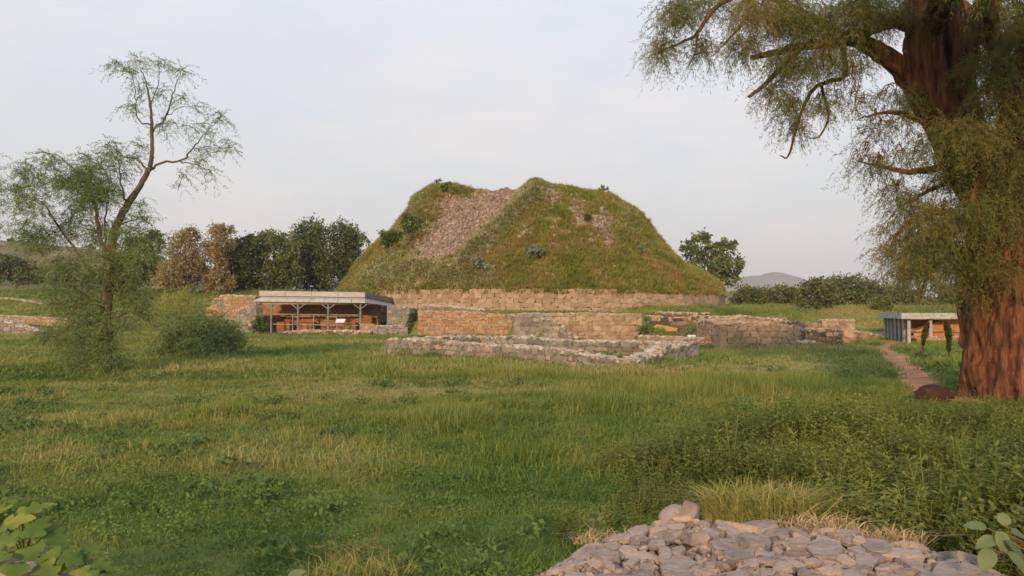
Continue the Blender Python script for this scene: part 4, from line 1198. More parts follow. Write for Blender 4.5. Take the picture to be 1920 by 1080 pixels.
strand_bush('yellow_bush', 'tall yellowish grass bush behind the wide green bush', 330, 600, 46, [(330, 575, 30, 90, 0), (300, 590, 28, 80, 0), (365, 585, 26, 70, 0), (345, 560, 18, 40, 0), (280, 610, 22, 50, 0)], 'grass_yellow', 62, droop=-.5, bl=.28, bw=.022)
strand_bush('wall_shrub', 'dark green shrub filling the gap beside the tall grey block', 776, 620, 60, [(778, 592, 10, 40, 0), (776, 608, 13, 50, 0), (786, 620, 12, 36, 0)], 'leaf_dark', 63, bl=.2, bw=.09)
strand_bush('ramp_shrub', 'small fresh green shrub on the sloping rubble wall', 490, 612, 63, [(490, 600, 12, 30, 0), (482, 610, 10, 24, 0)], 'leaf_bright', 64, bl=.22, bw=.1, cat='shrub')
strand_bush('corner_shrub', 'green shrub growing in the gap at the end of the boulder wall', 1210, 628, 49, [(1211, 614, 7, 22, 0), (1210, 625, 8, 26, 0)], 'leaf_mid', 65, bl=.16, bw=.07, cat='shrub')
strand_bush('recess_shrub', 'grey green shrub at the right end of the recessed dark wall', 1302, 628, 50.5, [(1300, 616, 10, 30, 0), (1306, 624, 9, 26, 0)], 'leaf_willow', 66, bl=.16, bw=.06, cat='shrub')

# cypress saplings and little shrubs by the far pavilion
def cypress(label, pts, Y, rad, seed):
    g = np.random.default_rng(seed)
    b = Wp(pts[0][0], pts[0][1], Y)
    root = empty('cypress_sapling', (b.x, Y, ghf(b.x, Y)))
    tag(root, label, 'sapling', 'cypress saplings by the path')
    C = crom([(*Wp(p[0], p[1], Y), p[2] * .58) for p in pts], 8)
    C[:, :2] += g.normal(0, .012, (len(C), 2))
    P = []
    for c in C:
        k = g.normal(0, 1, (int(120), 3))
        k /= np.linalg.norm(k, axis=1)[:, None]
        P.append(c[:3] + k * np.array([1, 1, 1]) * c[3] * g.uniform(.5, 1.05, (120, 1)))
    P = np.concatenate(P)
    V, F_ = leaves(P, .11, .4, g=g)
    mesh_np('crown', V, [F_], M['leaf_dark'], root, tint=np.repeat(g.random(len(P)), 4))
    lm = Limbs()
    lm.tube([(b.x, Y, ghf(b.x, Y) - .1, .03), (*C[2, :3], .025), (*C[-1, :3], .006)], 6, 4)
    lm.build('trunk', M['bark_grey'], root)
cypress('slim dark cypress sapling leaning over beside the pavilion post', [(1731, 646, .03), (1732, 635, .13), (1735, 622, .17), (1738, 612, .10), (1740, 606, .03)], 33, .2, 71)
cypress('upright slim dark cypress sapling close to the red trunk', [(1779, 658, .03), (1779, 645, .10), (1778, 625, .17), (1776, 612, .15), (1774, 604, .04)], 29.5, .2, 72)
strand_bush('path_shrub', 'little dark green shrub beside the dirt path', 1728, 672, 30, [(1727, 666, 8, 26, 0)], 'leaf_mid', 73, bl=.1, bw=.04, length=.25, cat='shrub')
strand_bush('path_shrub', 'low leafy shrub in the grass between path and red trunk', 1768, 698, 24, [(1768, 692, 11, 40, 0), (1752, 690, 8, 20, 0)], 'leaf_bright', 74, bl=.09, bw=.04, length=.25, cat='shrub')

# ------------------------------------------------------------------ tin shelter on the left
FLc, FRc = Wp(475, 564, 67.0), Wp(686, 567, 66.0)
BRc = Wp(748, 575.5, 74.0)
BLc = FLc + (BRc - FRc)
BLc.z = BRc.z
sh = empty('tin_shelter', (FLc.x, FLc.y, 0))
tag(sh, 'low open shelter with a wide flat tin roof over red mud walls', 'shelter')
up = lambda v, z: v + Vector((0, 0, z))
fx = (FRc - FLc); fx.z = 0; fx.normalize()
fy = (BRc - FRc); fy.z = 0; fy.normalize()
# lower eave: corrugated sheets sloping outward
ins = lambda c, a_, b_, z: c + fx * a_ + fy * b_ + Vector((0, 0, z))
E_l = [ins(FLc, 0, 0, 0), ins(FRc, 0, 0, 0), ins(BRc, 0, 0, 0), ins(BLc, 0, 0, 0)]
E_u = [ins(FLc, .45, .5, .33), ins(FRc, -.25, .5, .33), ins(BRc, -.55, -.3, .33), ins(BLc, .45, -.3, .33)]
def sheet_row(a0, a1, b0, b1, n, nm):
    for k in range(n):
        t0, t1 = k / n, (k + 1) / n - .004
        p = [a0.lerp(a1, t0), a0.lerp(a1, t1), b0.lerp(b1, t1), b0.lerp(b1, t0)]
        q = [up(v, -.05) for v in p]
        MB().hexa(q + p).build(nm, M['tin'], sh)
sheet_row(E_l[0], E_l[1], E_u[0], E_u[1], 8, 'eave_sheet')
sheet_row(E_l[1], E_l[2], E_u[1], E_u[2], 6, 'eave_sheet')
gp = .42
fas0 = [ins(FLc, .32, .35, gp), ins(FRc, -.2, .35, gp), ins(BRc, -.45, -.2, gp), ins(BLc, .32, -.2, gp)]
fh = .40
def board(a_, b_, n, th, mat):
    dn = (b_ - a_).cross(Vector((0, 0, 1))).normalized() * th
    for k in range(n):
        t0, t1 = k / n, (k + 1) / n - .003
        p, q = a_.lerp(b_, t0), a_.lerp(b_, t1)
        MB().hexa([p, q, q - dn, p - dn, up(p, fh), up(q, fh), up(q - dn, fh), up(p - dn, fh)]).build('fascia_board', M[mat], sh)
board(fas0[0], fas0[1], 4, .08, 'fascia')
board(fas0[1], fas0[2], 2, .08, 'metal')  # side boards: darker blue-grey colour stands in for the shade on this side
slab = [v + Vector((0, 0, .30)) for v in fas0]
slab = [ins(slab[0], .12, .12, 0), ins(slab[1], -.12, .12, 0), ins(slab[2], -.12, -.1, 0), ins(slab[3], .12, -.1, 0)]
MB().hexa([up(v, -.34) for v in slab] + slab).build('roof_slab', M['tin'], sh)
MB().hexa([up(v, -.06) for v in E_u] + [up(v, .08) for v in E_u]).build('roof_gutter', M['wood'], sh)
postx = [509, 559, 615.5, 676]
pts_ = []
for k, px in enumerate(postx):
    Yp = 66.9 + (66.2 - 66.9) * k / 3 + .2
    t = Wp(px, 572, Yp)
    tz = 2.36
    mb = MB().bar((t.x, Yp, -.2), (t.x, Yp, tz + .1), .085, 8)
    po = mb.build('post', M['metal'], sh, smooth=False)
    for s in (-1, 1):
        MB().bar((t.x, Yp, tz - .35), (t.x + s * .55, Yp, tz + .06), .05, 4).build('bracket', M['metal'], po)
    pts_.append((t.x, Yp))
bx, by = BRc.x - .9, BRc.y - 1.2
po = MB().bar((bx, by, -.2), (bx, by, 2.2), .16, 8).build('post', M['metal'], sh)
MB().bar((bx, by, 1.85), (bx + .55, by + .2, 2.22), .05, 4).build('bracket', M['metal'], po)
MB().bar((pts_[0][0] - 1.0, pts_[0][1] + .1, 2.46), (pts_[3][0] + .3, pts_[3][1] + .1, 2.46), .09, 4).build('beam', M['wood'], sh)
for z in (1.62, .80, .02):                                   # timber rails between the posts
    for k in range(3):
        a_, b_ = pts_[k], pts_[k + 1]
        MB().bar((a_[0] + .15, a_[1] + .02, z - .03 * k), (b_[0] - .15, b_[1] + .02, z - .03 * (k + 1)), .045, 4).build('rail', M['wood'], sh)
for px in (549, 588, 631):
    t = Wp(px, 600, 66.8)
    MB().bar((t.x, 66.8, -.1), (t.x, 66.8, 1.62), .05, 4).build('rail_post', M['wood'], sh)
# rear wall and its red plaster panels under the roof
rw = empty('mud_wall', (FLc.x + 1, 71, 0))
tag(rw, 'red mud plastered wall in the shade at the back of the tin shelter', 'wall')
xa, xb = Wp(492, 600, 70.5).x, Wp(706, 600, 69.5).x
mb = MB()
nseg = 26
for i in range(nseg):
    x_0, x_1 = xa + (xb - xa) * i / nseg, xa + (xb - xa) * (i + 1) / nseg
    for j in range(6):
        z_0, z_1 = j * .42 - .1, (j + 1) * .42 - .1
        o_ = lambda X, Z: 70.6 - .3 * (X - xa) / (xb - xa) + .35 * (float(fbm(X * .9, Z * .9 + 3, 51, 3)) - .5)
        mb.add([(x_0, o_(x_0, z_0), z_0), (x_1, o_(x_1, z_0), z_0), (x_1, o_(x_1, z_1), z_1), (x_0, o_(x_0, z_1), z_1)], [(0, 1, 2, 3)])
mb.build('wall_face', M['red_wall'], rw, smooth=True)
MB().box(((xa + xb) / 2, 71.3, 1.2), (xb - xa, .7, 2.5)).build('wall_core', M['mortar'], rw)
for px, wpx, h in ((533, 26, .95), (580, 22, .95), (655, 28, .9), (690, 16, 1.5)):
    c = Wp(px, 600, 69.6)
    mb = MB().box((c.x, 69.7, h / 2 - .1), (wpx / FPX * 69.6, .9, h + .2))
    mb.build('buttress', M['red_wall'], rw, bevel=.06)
for k in range(9):
    x = xa + (xb - xa) * (k + .5) / 9
    MB().box((x, 70.15, 1.42 + .05 * math.sin(k * 2.1)), ((xb - xa) / 9 - .05, .5, .16), .02 * math.sin(k)).build('ledge_stone', M['stone_ochre'], rw, bevel=.03)

def info_panel(label, px, py, Y, w_, zg, tilt, group=None):
    c = Wp(px, py, Y)
    root = empty('information_panel', (c.x, Y, zg))
    tag(root, label, 'panel', 'tilted information panels')
    m = Matrix.Translation(c) @ Matrix.Rotation(R(-8), 4, 'Z') @ Matrix.Rotation(R(tilt), 4, 'X')
    b = [m @ Vector(v) for v in ((-w_ / 2, -w_ * .32, 0), (w_ / 2, -w_ * .32, 0), (w_ / 2, w_ * .32, 0), (-w_ / 2, w_ * .32, 0))]
    off = m.to_3x3() @ Vector((0, 0, .04))
    MB().hexa(b + [v + off for v in b]).build('board', M['panel'], root)
    for s in (-.3, .3):
        q = m @ Vector((s * w_, 0, -.005))
        MB().bar((q.x, q.y, zg - .1), q, .035, 4).build('leg', M['metal'], root)
info_panel('pale tilted information board standing inside the tin shelter', 638.5, 602, 65.3, .72, 0, 38)
info_panel('pale tilted information board on the plinth before the recessed wall', 1297, 632, 42, .40, .35, 34)

# ------------------------------------------------------------------ far pavilion on the right
pv = empty('pavilion', (22.4, 48, 0))
tag(pv, 'far flat roofed pavilion with a row of pale posts over orange mud walls', 'pavilion')
A_ = Wp(1704, 600, 46.0); A_.z = 0          # near front corner
B_ = Wp(1660, 600, 57.0); B_.z = 0          # far end of the post row
C_ = A_ + Vector((9.5, -.9, 0))
rz_ = zt(589, 46)
dAB = (B_ - A_).normalized()
dAC = (C_ - A_).normalized()
D_ = B_ + (C_ - A_)
o_ = -.45
rf = [A_ + dAB * o_ + dAC * o_, C_ + dAB * o_ + dAC * .5, D_ + dAB * .45 + dAC * .5, B_ + dAB * .45 + dAC * o_]
MB().hexa([up(v, rz_ - .12) for v in rf] + [up(v, rz_ + .02) for v in rf]).build('roof', M['tin'], pv)
def edge(p, q, nm):
    dn = (q - p).cross(Vector((0, 0, 1))).normalized() * .06
    MB().hexa([up(p, rz_ - .26), up(q, rz_ - .26), up(q - dn, rz_ - .26), up(p - dn, rz_ - .26), up(p, rz_ + .06), up(q, rz_ + .06), up(q - dn, rz_ + .06), up(p - dn, rz_ + .06)]).build(nm, M['fascia'], pv)
edge(rf[0] - dAB * .003, rf[1] - dAB * .003, 'fascia_board')
edge(rf[3] - dAC * .003, rf[0] - dAC * .003, 'fascia_board')
for k in range(7):
    p = A_.lerp(B_, k / 6)
    z = ghf(p.x, p.y)
    MB().bar((p.x, p.y, z - .2), (p.x, p.y, rz_ - .13), .10, 8).build('post', M['fascia'], pv)
for k in (1.15, 3.0, 5.0):
    p = A_ + dAC * k
    po = MB().bar((p.x, p.y, -.2), (p.x, p.y, rz_ - .13), .10, 8).build('post', M['fascia'], pv)
    for s in (-1, 1):
        MB().bar((p.x, p.y, rz_ - .40), p + dAC * (.3 * s) + Vector((0, 0, rz_ - .14)), .04, 4).build('bracket', M['fascia'], po)
for z in (.72, .40):
    MB().bar(up(A_ + dAB * .3, z), up(C_ + dAB * .3, z), .03, 4).build('rail', M['wood'], pv)
    MB().bar(up(A_ + dAC * .12, z), up(B_ + dAC * .12, z + .2), .03, 4).build('rail', M['wood'], pv)
ow = empty('orange_mud_wall', (A_.x + 2, 49, 0))
tag(ow, 'glowing orange mud wall with a curved top under the far pavilion', 'wall')
for (p, q, tops_) in ((A_ + dAB * .75 + dAC * .35, C_ + dAB * .75, [(0, .55), (.06, .9), (.16, 1.28), (.34, 1.36), (.38, 1.0), (.42, 1.2), (1, 1.25)]),):
    mb = MB()
    ln = (q - p).length
    nn = 30
    dd = (q - p) / ln
    nn_ = Vector((dd.y, -dd.x, 0))
    for i in range(nn):
        for j in range(5):
            def pt(ii, jj):
                t = ii / nn
                zz_ = np.interp(t, [k[0] for k in tops_], [k[1] for k in tops_]) * jj / 5 - .15 * (jj == 0)
                b = p + dd * (t * ln) + nn_ * (.22 * (float(fbm(t * 11, zz_ * 1.6, 61, 3)) - .5))
                return (b.x, b.y, zz_)
            mb.add([pt(i, j), pt(i + 1, j), pt(i + 1, j + 1), pt(i, j + 1)], [(0, 1, 2, 3)])
        t0, t1 = pt(i, 5), pt(i + 1, 5)
        bk = -nn_ * .8
        mb.add([t0, t1, (t1[0] + bk.x, t1[1] + bk.y, t1[2]), (t0[0] + bk.x, t0[1] + bk.y, t0[2])], [(0, 1, 2, 3)])
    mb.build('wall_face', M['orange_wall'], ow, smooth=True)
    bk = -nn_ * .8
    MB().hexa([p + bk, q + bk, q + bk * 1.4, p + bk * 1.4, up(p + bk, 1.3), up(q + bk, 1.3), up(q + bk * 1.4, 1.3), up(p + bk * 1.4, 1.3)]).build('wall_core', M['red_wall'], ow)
stone_wall('pavilion_footing', 'low orange footing of rough stones in front of the pavilion posts', (A_ + dAC * .4 - dAB * .2).to_2d(), (C_ - dAB * .2).to_2d(), 0, [(0, .3), (.3, .38), (1, .34)], .7, .45, .2, 'stone_ochre', 'mortar_warm', 'cap_warm', ends='l')

# ------------------------------------------------------------------ hill and mountain
def hill(name, prof, Y, depth, mat, rough, seed, nx=120, nd=24):
    """prof: (px,py) crest line seen at depth Y"""
    xs = np.linspace(prof[0][0], prof[-1][0], nx)
    cr = np.interp(xs, [k[0] for k in prof], [k[1] for k in prof])
    V = []
    for j in range(nd):
        s = j / (nd - 1) * 2 - 1                     # -1 near foot, 0 crest, 1 far foot
        y = Y + s * depth
        for x, c in zip(xs, cr):
            ct = Wp(x, c, Y)
            zf = -2.0
            hgt = (1 - abs(s)) ** 1.15
            nzv = float(fbm(ct.x / depth * 3 + 5, s * 2.2 + 3, seed, 5)) - .5
            V.append((ct.x, y, zf + (ct.z - zf) * hgt + rough * nzv * (1 - abs(s)) * (1.0 if s < -.12 else .45)))
    idx = np.arange(nx * nd).reshape(nd, nx)
    F_ = np.stack([idx[:-1, :-1], idx[:-1, 1:], idx[1:, 1:], idx[1:, :-1]], -1).reshape(-1, 4)
    o = mesh_np(name, V, [F_], mat, smooth=True)
    return tag(o, kind='structure')
hl = hill('hill', [(-700, 470), (-300, 452), (0, 450), (60, 448), (120, 456), (200, 462), (280, 472), (420, 500), (640, 540), (800, 575)], 230, 95, M['hill_soil'], 7, 3)
hill('mountain', [(1150, 560), (1300, 545), (1380, 520), (1405, 517), (1422, 518), (1445, 511), (1462, 513), (1480, 520), (1500, 533), (1560, 552), (1700, 560), (1900, 555), (2100, 572)], 2600, 900, M['rock'], 60, 5)
hill('hill', [(1100, 575), (1300, 555), (1385, 541), (1410, 545), (1440, 556), (1600, 566), (1750, 562), (2000, 560), (2400, 578)], 700, 220, M['hill_soil'], 8, 9)
g = np.random.default_rng(8)
hv = np.array([v.co[:] for v in hl.data.vertices])
sel = hv[(hv[:, 1] < 232) & (hv[:, 2] > 0)]
k = g.integers(0, len(sel), 260)
bp = sel[k] + g.normal(0, 1.6, (260, 3)) * np.array([1, 1, 0])
LP, LT = [], []
for p in bp:
    n = int(g.integers(20, 70))
    r_ = g.uniform(.7, 2.0)
    q = g.normal(0, .5, (n, 3)) * r_
    q[:, 2] = np.abs(q[:, 2])
    LP.append(p + q)
    LT.append(np.full(n, g.random()))
LP = np.concatenate(LP)
V, F_ = leaves(LP, .8, .7, g=g)
tag(mesh_np('hill_scrub', V, [F_], M['leaf_bush'], tint=np.repeat(np.concatenate(LT), 4)), 'scattered dark scrub dotting the bare hill', 'scrub', kind='stuff')

# ------------------------------------------------------------------ meadow grass
ENC = [tuple(Lc.to_2d()), tuple(Cc.to_2d()), tuple(Rc.to_2d()), tuple(Bc.to_2d())]
WALLSEG = []
for o in list(COL.objects):
    if o.type == 'MESH' and o.name.startswith('core'):
        vs = np.array([v.co[:] for v in o.data.vertices])
        b0, b1 = vs[0], vs[-5]
        k0, k1 = vs[4], vs[-1]
        WALLSEG.append([tuple(b0[:2]), tuple(b1[:2]), tuple(k1[:2]), tuple(k0[:2])])
def wall_mask(x, y):
    m = np.zeros(len(x), bool)
    for q in WALLSEG:
        m |= poly_sd(x, y, q) > -.16
    return m
HEAP = (1.33, 3.70)
def short_mask(x, y):
    """worn, thin turf: the dry patch before the enclosure and the open ground on the right"""
    px, py = proj(np.column_stack([x, y, np.zeros(len(x))]))
    s = np.exp(-(((px - 860) / 150) ** 2 + ((py - 738) / 17) ** 2) ** 1.5)
    s = np.maximum(s, .7 * np.exp(-(((px - 1480) / 170) ** 2 + ((py - 690) / 16) ** 2)))
    s = np.maximum(s, .8 * np.exp(-(((px - 330) / 130) ** 2 + ((py - 737) / 7) ** 2)))
    s = np.maximum(s, .6 * np.exp(-(((px - 560) / 200) ** 2 + ((py - 765) / 9) ** 2)))
    return s
def tall_mask(x, y):
    px, py = proj(np.column_stack([x, y, np.zeros(len(x))]))
    s = .9 * np.exp(-(((px - 1330) / 260) ** 2 + ((py - 735) / 22) ** 2))
    for (qx, qy, rx, ry, a_) in ((840, 795, 110, 22, .9), (1120, 770, 130, 22, .8), (400, 782, 90, 9, .8), (1480, 658, 110, 7, .8), (1625, 696, 35, 8, 1.), (200, 800, 200, 18, .6), (960, 712, 220, 10, .8), (700, 700, 120, 8, .6), (160, 840, 160, 14, .5), (1000, 860, 150, 16, .5), (560, 830, 120, 12, .5)):
        s = np.maximum(s, a_ * np.exp(-(((px - qx) / rx) ** 2 + ((py - qy) / ry) ** 2)))
    return s
def dryness(x, y):
    px, py = proj(np.column_stack([x, y, np.zeros(len(x))]))
    d = .47 + 1.3 * (fbm(x * .22 + 3, y * .22, 66, 4) - .5) + .75 * (fbm(x * 1.3, y * 1.3, 67, 3) - .5)
    for (qx, qy, rx, ry, a_) in ((80, 880, 170, 60, .26), (1330, 716, 330, 40, .24), (900, 742, 190, 17, .40), (960, 930, 170, 110, -.14), (860, 800, 140, 22, .22), (420, 745, 300, 14, .22), (1500, 690, 160, 18, .22), (300, 640, 300, 14, .22), (620, 650, 110, 10, .3), (160, 705, 160, 16, -.2), (560, 720, 200, 14, -.1), (1100, 790, 160, 24, .12), (400, 960, 260, 80, -.08), (1600, 622, 150, 10, .5), (1480, 664, 150, 14, .1)):
        d = d + a_ * np.exp(-(((px - qx) / rx) ** 2 + ((py - qy) / ry) ** 2))
    return np.clip(d, 0, 1)
def field(n, y0, y1, seed, xlim=.72, ex=2.0):
    g = np.random.default_rng(seed)
    y = g.uniform(y0 ** ex, y1 ** ex, n) ** (1 / ex)
    x = g.uniform(-1, 1, n) * (y * xlim + 1.0)
    ok = (path_d(x, y) > .30 + .42 * vn(x * 1.6, y * 1.6, 4)) & (np.hypot(x - HEAP[0], y - HEAP[1]) > 1.5)
    return x[ok], y[ok], g
A = ground.data.attributes.new('worn', 'FLOAT', 'POINT')
wv_ = np.zeros(len(GV), np.float32)
sel_ = (GV[:, 1] > 2) & (GV[:, 1] < 110)
wv_[sel_] = np.clip(dryness(GV[sel_, 0], GV[sel_, 1]) * .7 + .5 * short_mask(GV[sel_, 0], GV[sel_, 1]), 0, 1)
A.data.foreach_set('value', wv_)
c1 = tuft_coll('tuft_lawn', [(60, .17, .03, .075, .0034, 1.3), (56, .18, .04, .09, .003, 1.1), (50, .17, .03, .07, .0038, 1.6), (42, .15, .05, .13, .003, .8)], M['grass_near'])
for k in range(2):                                    # flat rosettes of small round leaves
    g = np.random.default_rng(400 + k)
    P_ = np.column_stack([g.normal(0, .07, 46), g.normal(0, .07, 46), g.uniform(.015, .06, 46)])
    V, F_ = leaves(P_, .026, .8, g=g)
    V[:, 2] = np.clip((V[:, 2] - .03) * .5 + .035, .005, 1)
    c1.objects.link(mesh_np('tuft_lawn_%02d' % (4 + k), V, [F_], M['grass_near'], tint=np.repeat(g.random(46) * .6, 4), link=False))
c2 = tuft_coll('tuft_meadow', [(54, .24, .06, .16, .0055, .9), (50, .22, .08, .22, .005, .8), (46, .24, .05, .12, .006, 1.2), (40, .2, .14, .34, .0045, .5)], M['grass'])
c3 = tuft_coll('tuft_far', [(44, .40, .12, .30, .014, .6), (40, .42, .10, .22, .015, .8), (40, .38, .18, .42, .012, .4)], M['grass'])
def put(name, coll, x, y, g, s, npick, label, hs=None, lean=.12):
    P = np.column_stack([x, y, gh(x, y)])
    E = np.column_stack([g.normal(0, lean, len(x)), g.normal(0, lean, len(x)), g.random(len(x)) * 6.283])
    S = np.column_stack([s, s, s * (hs if hs is not None else 1)])
    return gn_scatter(name, coll, P, E, S, npick, None, label, 'grass', dry=dryness(x, y))
x, y, g = field(15500, 2.4, 12.5, 101)
ok = g.random(len(x)) < sstep(12.5, 7.5, y)
x, y = x[ok], y[ok]
nn = fbm(x * .8, y * .8, 12, 3)
put('lawn_grass', c1, x, y, g, .75 + .7 * nn, np.where(g.random(len(x)) < .13, g.integers(4, 6, len(x)), g.integers(0, 4, len(x))), 'short green lawn grass in the foreground of the meadow', .65 + .9 * nn)
x, y, g = field(16000, 6.5, 23, 102)
ok = g.random(len(x)) < sstep(6.5, 11, y)
x, y = x[ok], y[ok]
m1, m2, nn = short_mask(x, y), tall_mask(x, y), fbm(x * .45, y * .45, 14, 4)
hs = np.clip(.05 + 1.45 * nn + .8 * m2 - .55 * m1, .22, 2.0)
put('meadow_grass', c2, x, y, g, g.uniform(.8, 1.3, len(x)), np.where(m2 + g.random(len(x)) * .6 > 1.0, 3, g.integers(0, 3, len(x))), 'uneven meadow grass in the middle of the field', hs)
x, y, g = field(27000, 21, 110, 103, ex=1.2)
ok = ~wall_mask(x, y) & (np.hypot(x - SX, y - SY) > 20.7)
inshel = (x > FLc.x + .9) & (x < BRc.x) & (y > 61.0) & (y < 75)
inshel |= (x > xy(525, 58)[0]) & (x < xy(700, 58)[0]) & (y > 56.5) & (y < 62) & (g.random(len(x)) < .8)
inpav = (x > A_.x - .3) & (y > 45.4) & (y < 60)
ok &= ~inshel & ~inpav
x, y = x[ok], y[ok]
m1, m2, nn = short_mask(x, y), tall_mask(x, y), fbm(x * .3, y * .3, 15, 4)
enc = in_poly(x, y, ENC)
hs = np.clip(.05 + 1.1 * nn + .7 * m2 - .5 * m1 - .35 * enc, .2, 1.8)
put('far_grass', c3, x, y, g, g.uniform(.8, 1.3, len(x)) * (1 + .5 * sstep(45, 90, y)), g.integers(0, 3, len(x)), 'grass of the far field and terrace round the ruins', hs)
x, y, g = field(2600, 3.2, 24, 131)
ok = fbm(x * .7, y * .7, 70, 3) + g.normal(0, .06, len(x)) > .60
x, y = x[ok], y[ok]
cb = bpy.data.collections.new('broadleaf_source')
M['lawn_weed'] = leaf_mat('lawn_weed_leaf', [(.1, (.075, .135, .034)), (.5, (.115, .185, .046)), (.9, (.17, .24, .07))], trans=.35)
for k in range(3):
    gg = np.random.default_rng(520 + k)
    P_ = np.column_stack([gg.normal(0, .07, 60), gg.normal(0, .07, 60), gg.uniform(.02, .13, 60)])
    V, F_ = leaves(P_, .05, .55, g=gg)
    V[:, 2] = np.clip(V[:, 2], .005, 1)
    cb.objects.link(mesh_np('broadleaf_%02d' % k, V, [F_], M['lawn_weed'], tint=np.repeat(gg.random(60), 4), link=False))
put('lawn_weeds', cb, x, y, g, g.uniform(.6, 1.5, len(x)), g.integers(0, 3, len(x)), 'low dark broadleaf weeds mixed into the meadow grass')
# dry seed stalks standing above the turf
cs = tuft_coll('stalk', [(4, .25, .22, .42, .0016, .6), (3, .3, .25, .5, .0018, .8), (2, .2, .25, .5, .0018, 1.2)], M['grass_yellow'])
x, y, g = field(420, 9, 26, 104)
put('dry_stalks', cs, x, y, g, g.uniform(.5, 1.0, len(x)), g.integers(0, 3, len(x)), 'thin straw coloured seed stalks rising from the meadow grass')

# grass and weeds rooted in the wall heads and along the feet of the walls and drum
g = np.random.default_rng(500)
P = []
for o in [o for o in COL.objects if o.name.startswith('core') and o.type == 'MESH']:
    vs = np.array([v.co[:] for v in o.data.vertices]).reshape(-1, 5, 3)
    ln_ = np.linalg.norm(vs[-1, 0, :2] - vs[0, 0, :2])
    out_ = (vs[0, 0] - vs[0, 4])
    out_ = out_ / (np.linalg.norm(out_) + 1e-9)
    for k in range(int(ln_ * 2.2) + 1):
        i_ = g.integers(0, len(vs))
        q_ = vs[i_, 0] + out_ * g.uniform(.08, .4)
        P.append((q_[0], q_[1], ghf(q_[0], q_[1])))
    for k in range(int(ln_ * .5)):
        i_ = g.integers(0, len(vs))
        P.append(tuple(vs[i_, 2] + np.array([g.normal(0, .15), g.normal(0, .15), .02])))
for k in range(150):
    a_ = R(g.uniform(-150, -30))
    P.append((SX + math.cos(a_) * 20.9, SY + math.sin(a_) * 20.9, ghf(SX + math.cos(a_) * 20.9, SY + math.sin(a_) * 20.9)))
P = np.array(P)
gn_scatter('wall_weeds', c3, P, np.column_stack([g.normal(0, .15, (len(P), 2)), g.random(len(P)) * 6.3]), g.uniform(.35, .95, (len(P), 1)) * np.column_stack([np.ones(len(P)), np.ones(len(P)), g.uniform(.7, 1.9, len(P))]), g.integers(0, 3, len(P)), None, 'grass and weeds rooted along the feet and tops of the ruined walls', 'weeds', dry=np.clip(g.normal(.45, .3, len(P)), 0, 1))

# ------------------------------------------------------------------ weed thicket on the right
WEED = [(.3, 5.4), (.7, 6.6), (1.2, 8.2), (2.3, 10.6), (4.2, 12.8), (6.6, 13.6), (8.2, 14.6), (12.5, 14.8), (12, 9), (6, 4.6), (3.4, 3.9), (2.85, 4.4), (2.3, 5.1), (1.2, 5.35)]
def weed_plant(seed, nst, h0, h1, ll, lw, spread):
    g = np.random.default_rng(seed)
    V, F4, F3, T, nv = [], [], [], [], 0
    for s in range(nst):
        h = g.uniform(h0, h1)
        a_ = g.random() * 6.283
        ln = g.uniform(.1, .5) * spread
        b = np.array([g.normal(0, .05), g.normal(0, .05), -.03])
        dirn = np.array([math.cos(a_), math.sin(a_), 0])
        pt = lambda t: b + dirn * ln * h * t ** 1.6 + np.array([0, 0, h * t])
        for k in range(5):
            p, q = pt(k / 5), pt((k + 1) / 5)
            wv = np.array([-dirn[1], dirn[0], 0]) * .003
            V += [p - wv, p + wv, q + wv, q - wv]
            F4.append((nv, nv + 1, nv + 2, nv + 3))
            T += [.25] * 4
            nv += 4
        nl = int(g.integers(15, 24))
        tb_ = g.random()
        for k in range(nl):
            t = .2 + .82 * (k + g.random()) / nl
            p = pt(min(t, 1))
            la = k * 2.4 + g.normal(0, .3)
            el = g.uniform(-.15, .75)
            d = np.array([math.cos(la) * math.cos(el), math.sin(la) * math.cos(el), math.sin(el)])
            sd_ = np.array([-math.sin(la), math.cos(la), 0])
            nrm_ = np.cross(d, sd_)
            l_ = ll * g.uniform(.6, 1.25) * (1.1 - .4 * t)
            w_ = lw * g.uniform(.7, 1.2)
            m_ = p + d * l_ * .45 + nrm_ * l_ * .06
            tip = p + d * l_ - np.array([0, 0, l_ * .18])
            V += [p, m_ + sd_ * w_ / 2 - nrm_ * w_ * .15, tip, m_ - sd_ * w_ / 2 - nrm_ * w_ * .15]
            F3 += [(nv, nv + 1, nv + 2), (nv, nv + 2, nv + 3)]
            tt = np.clip(.45 * tb_ + .55 * g.random(), 0, 1)
            T += [tt] * 4
            nv += 4
    return np.array(V), [np.array(F4), np.array(F3)], np.array(T)
M['weed'] = leaf_mat('weed_leaf', [(.10, (.075, .115, .025)), (.38, (.145, .195, .040)), (.66, (.235, .260, .058)), (.92, (.42, .38, .095))], trans=.36, rnd=.22, big=.38, bigscale=.9, tint=.40, rough=.6)
cw = bpy.data.collections.new('weed_source')
for k, sp in enumerate([(7, .34, .66, .100, .036, 1.1), (8, .28, .55, .090, .034, 1.4), (5, .5, .88, .090, .026, .8), (7, .30, .60, .080, .027, 1.2)]):
    V, Fs, T = weed_plant(200 + k, *sp)
    cw.objects.link(mesh_np('weed_%02d' % k, V, Fs, M['weed'], tint=T, link=False))
g = np.random.default_rng(210)
n = 9000
x, y = g.uniform(.3, 12.6, n), g.uniform(3.8, 15, n)
edge_ = poly_sd(x, y, WEED) + 1.9 * (fbm(x * .8, y * .8, 44, 4) - .5)
dens = np.clip(1.25 - y / 22, .4, 1)
ok = (edge_ > -.25) & (np.hypot(x - HEAP[0], y - HEAP[1]) > 1.62) & (g.random(n) < dens * np.clip(.38 + .55 * edge_, .12, .95)) & (path_d(x, y) > .7)
x, y, ed_ = x[ok], y[ok], edge_[ok]
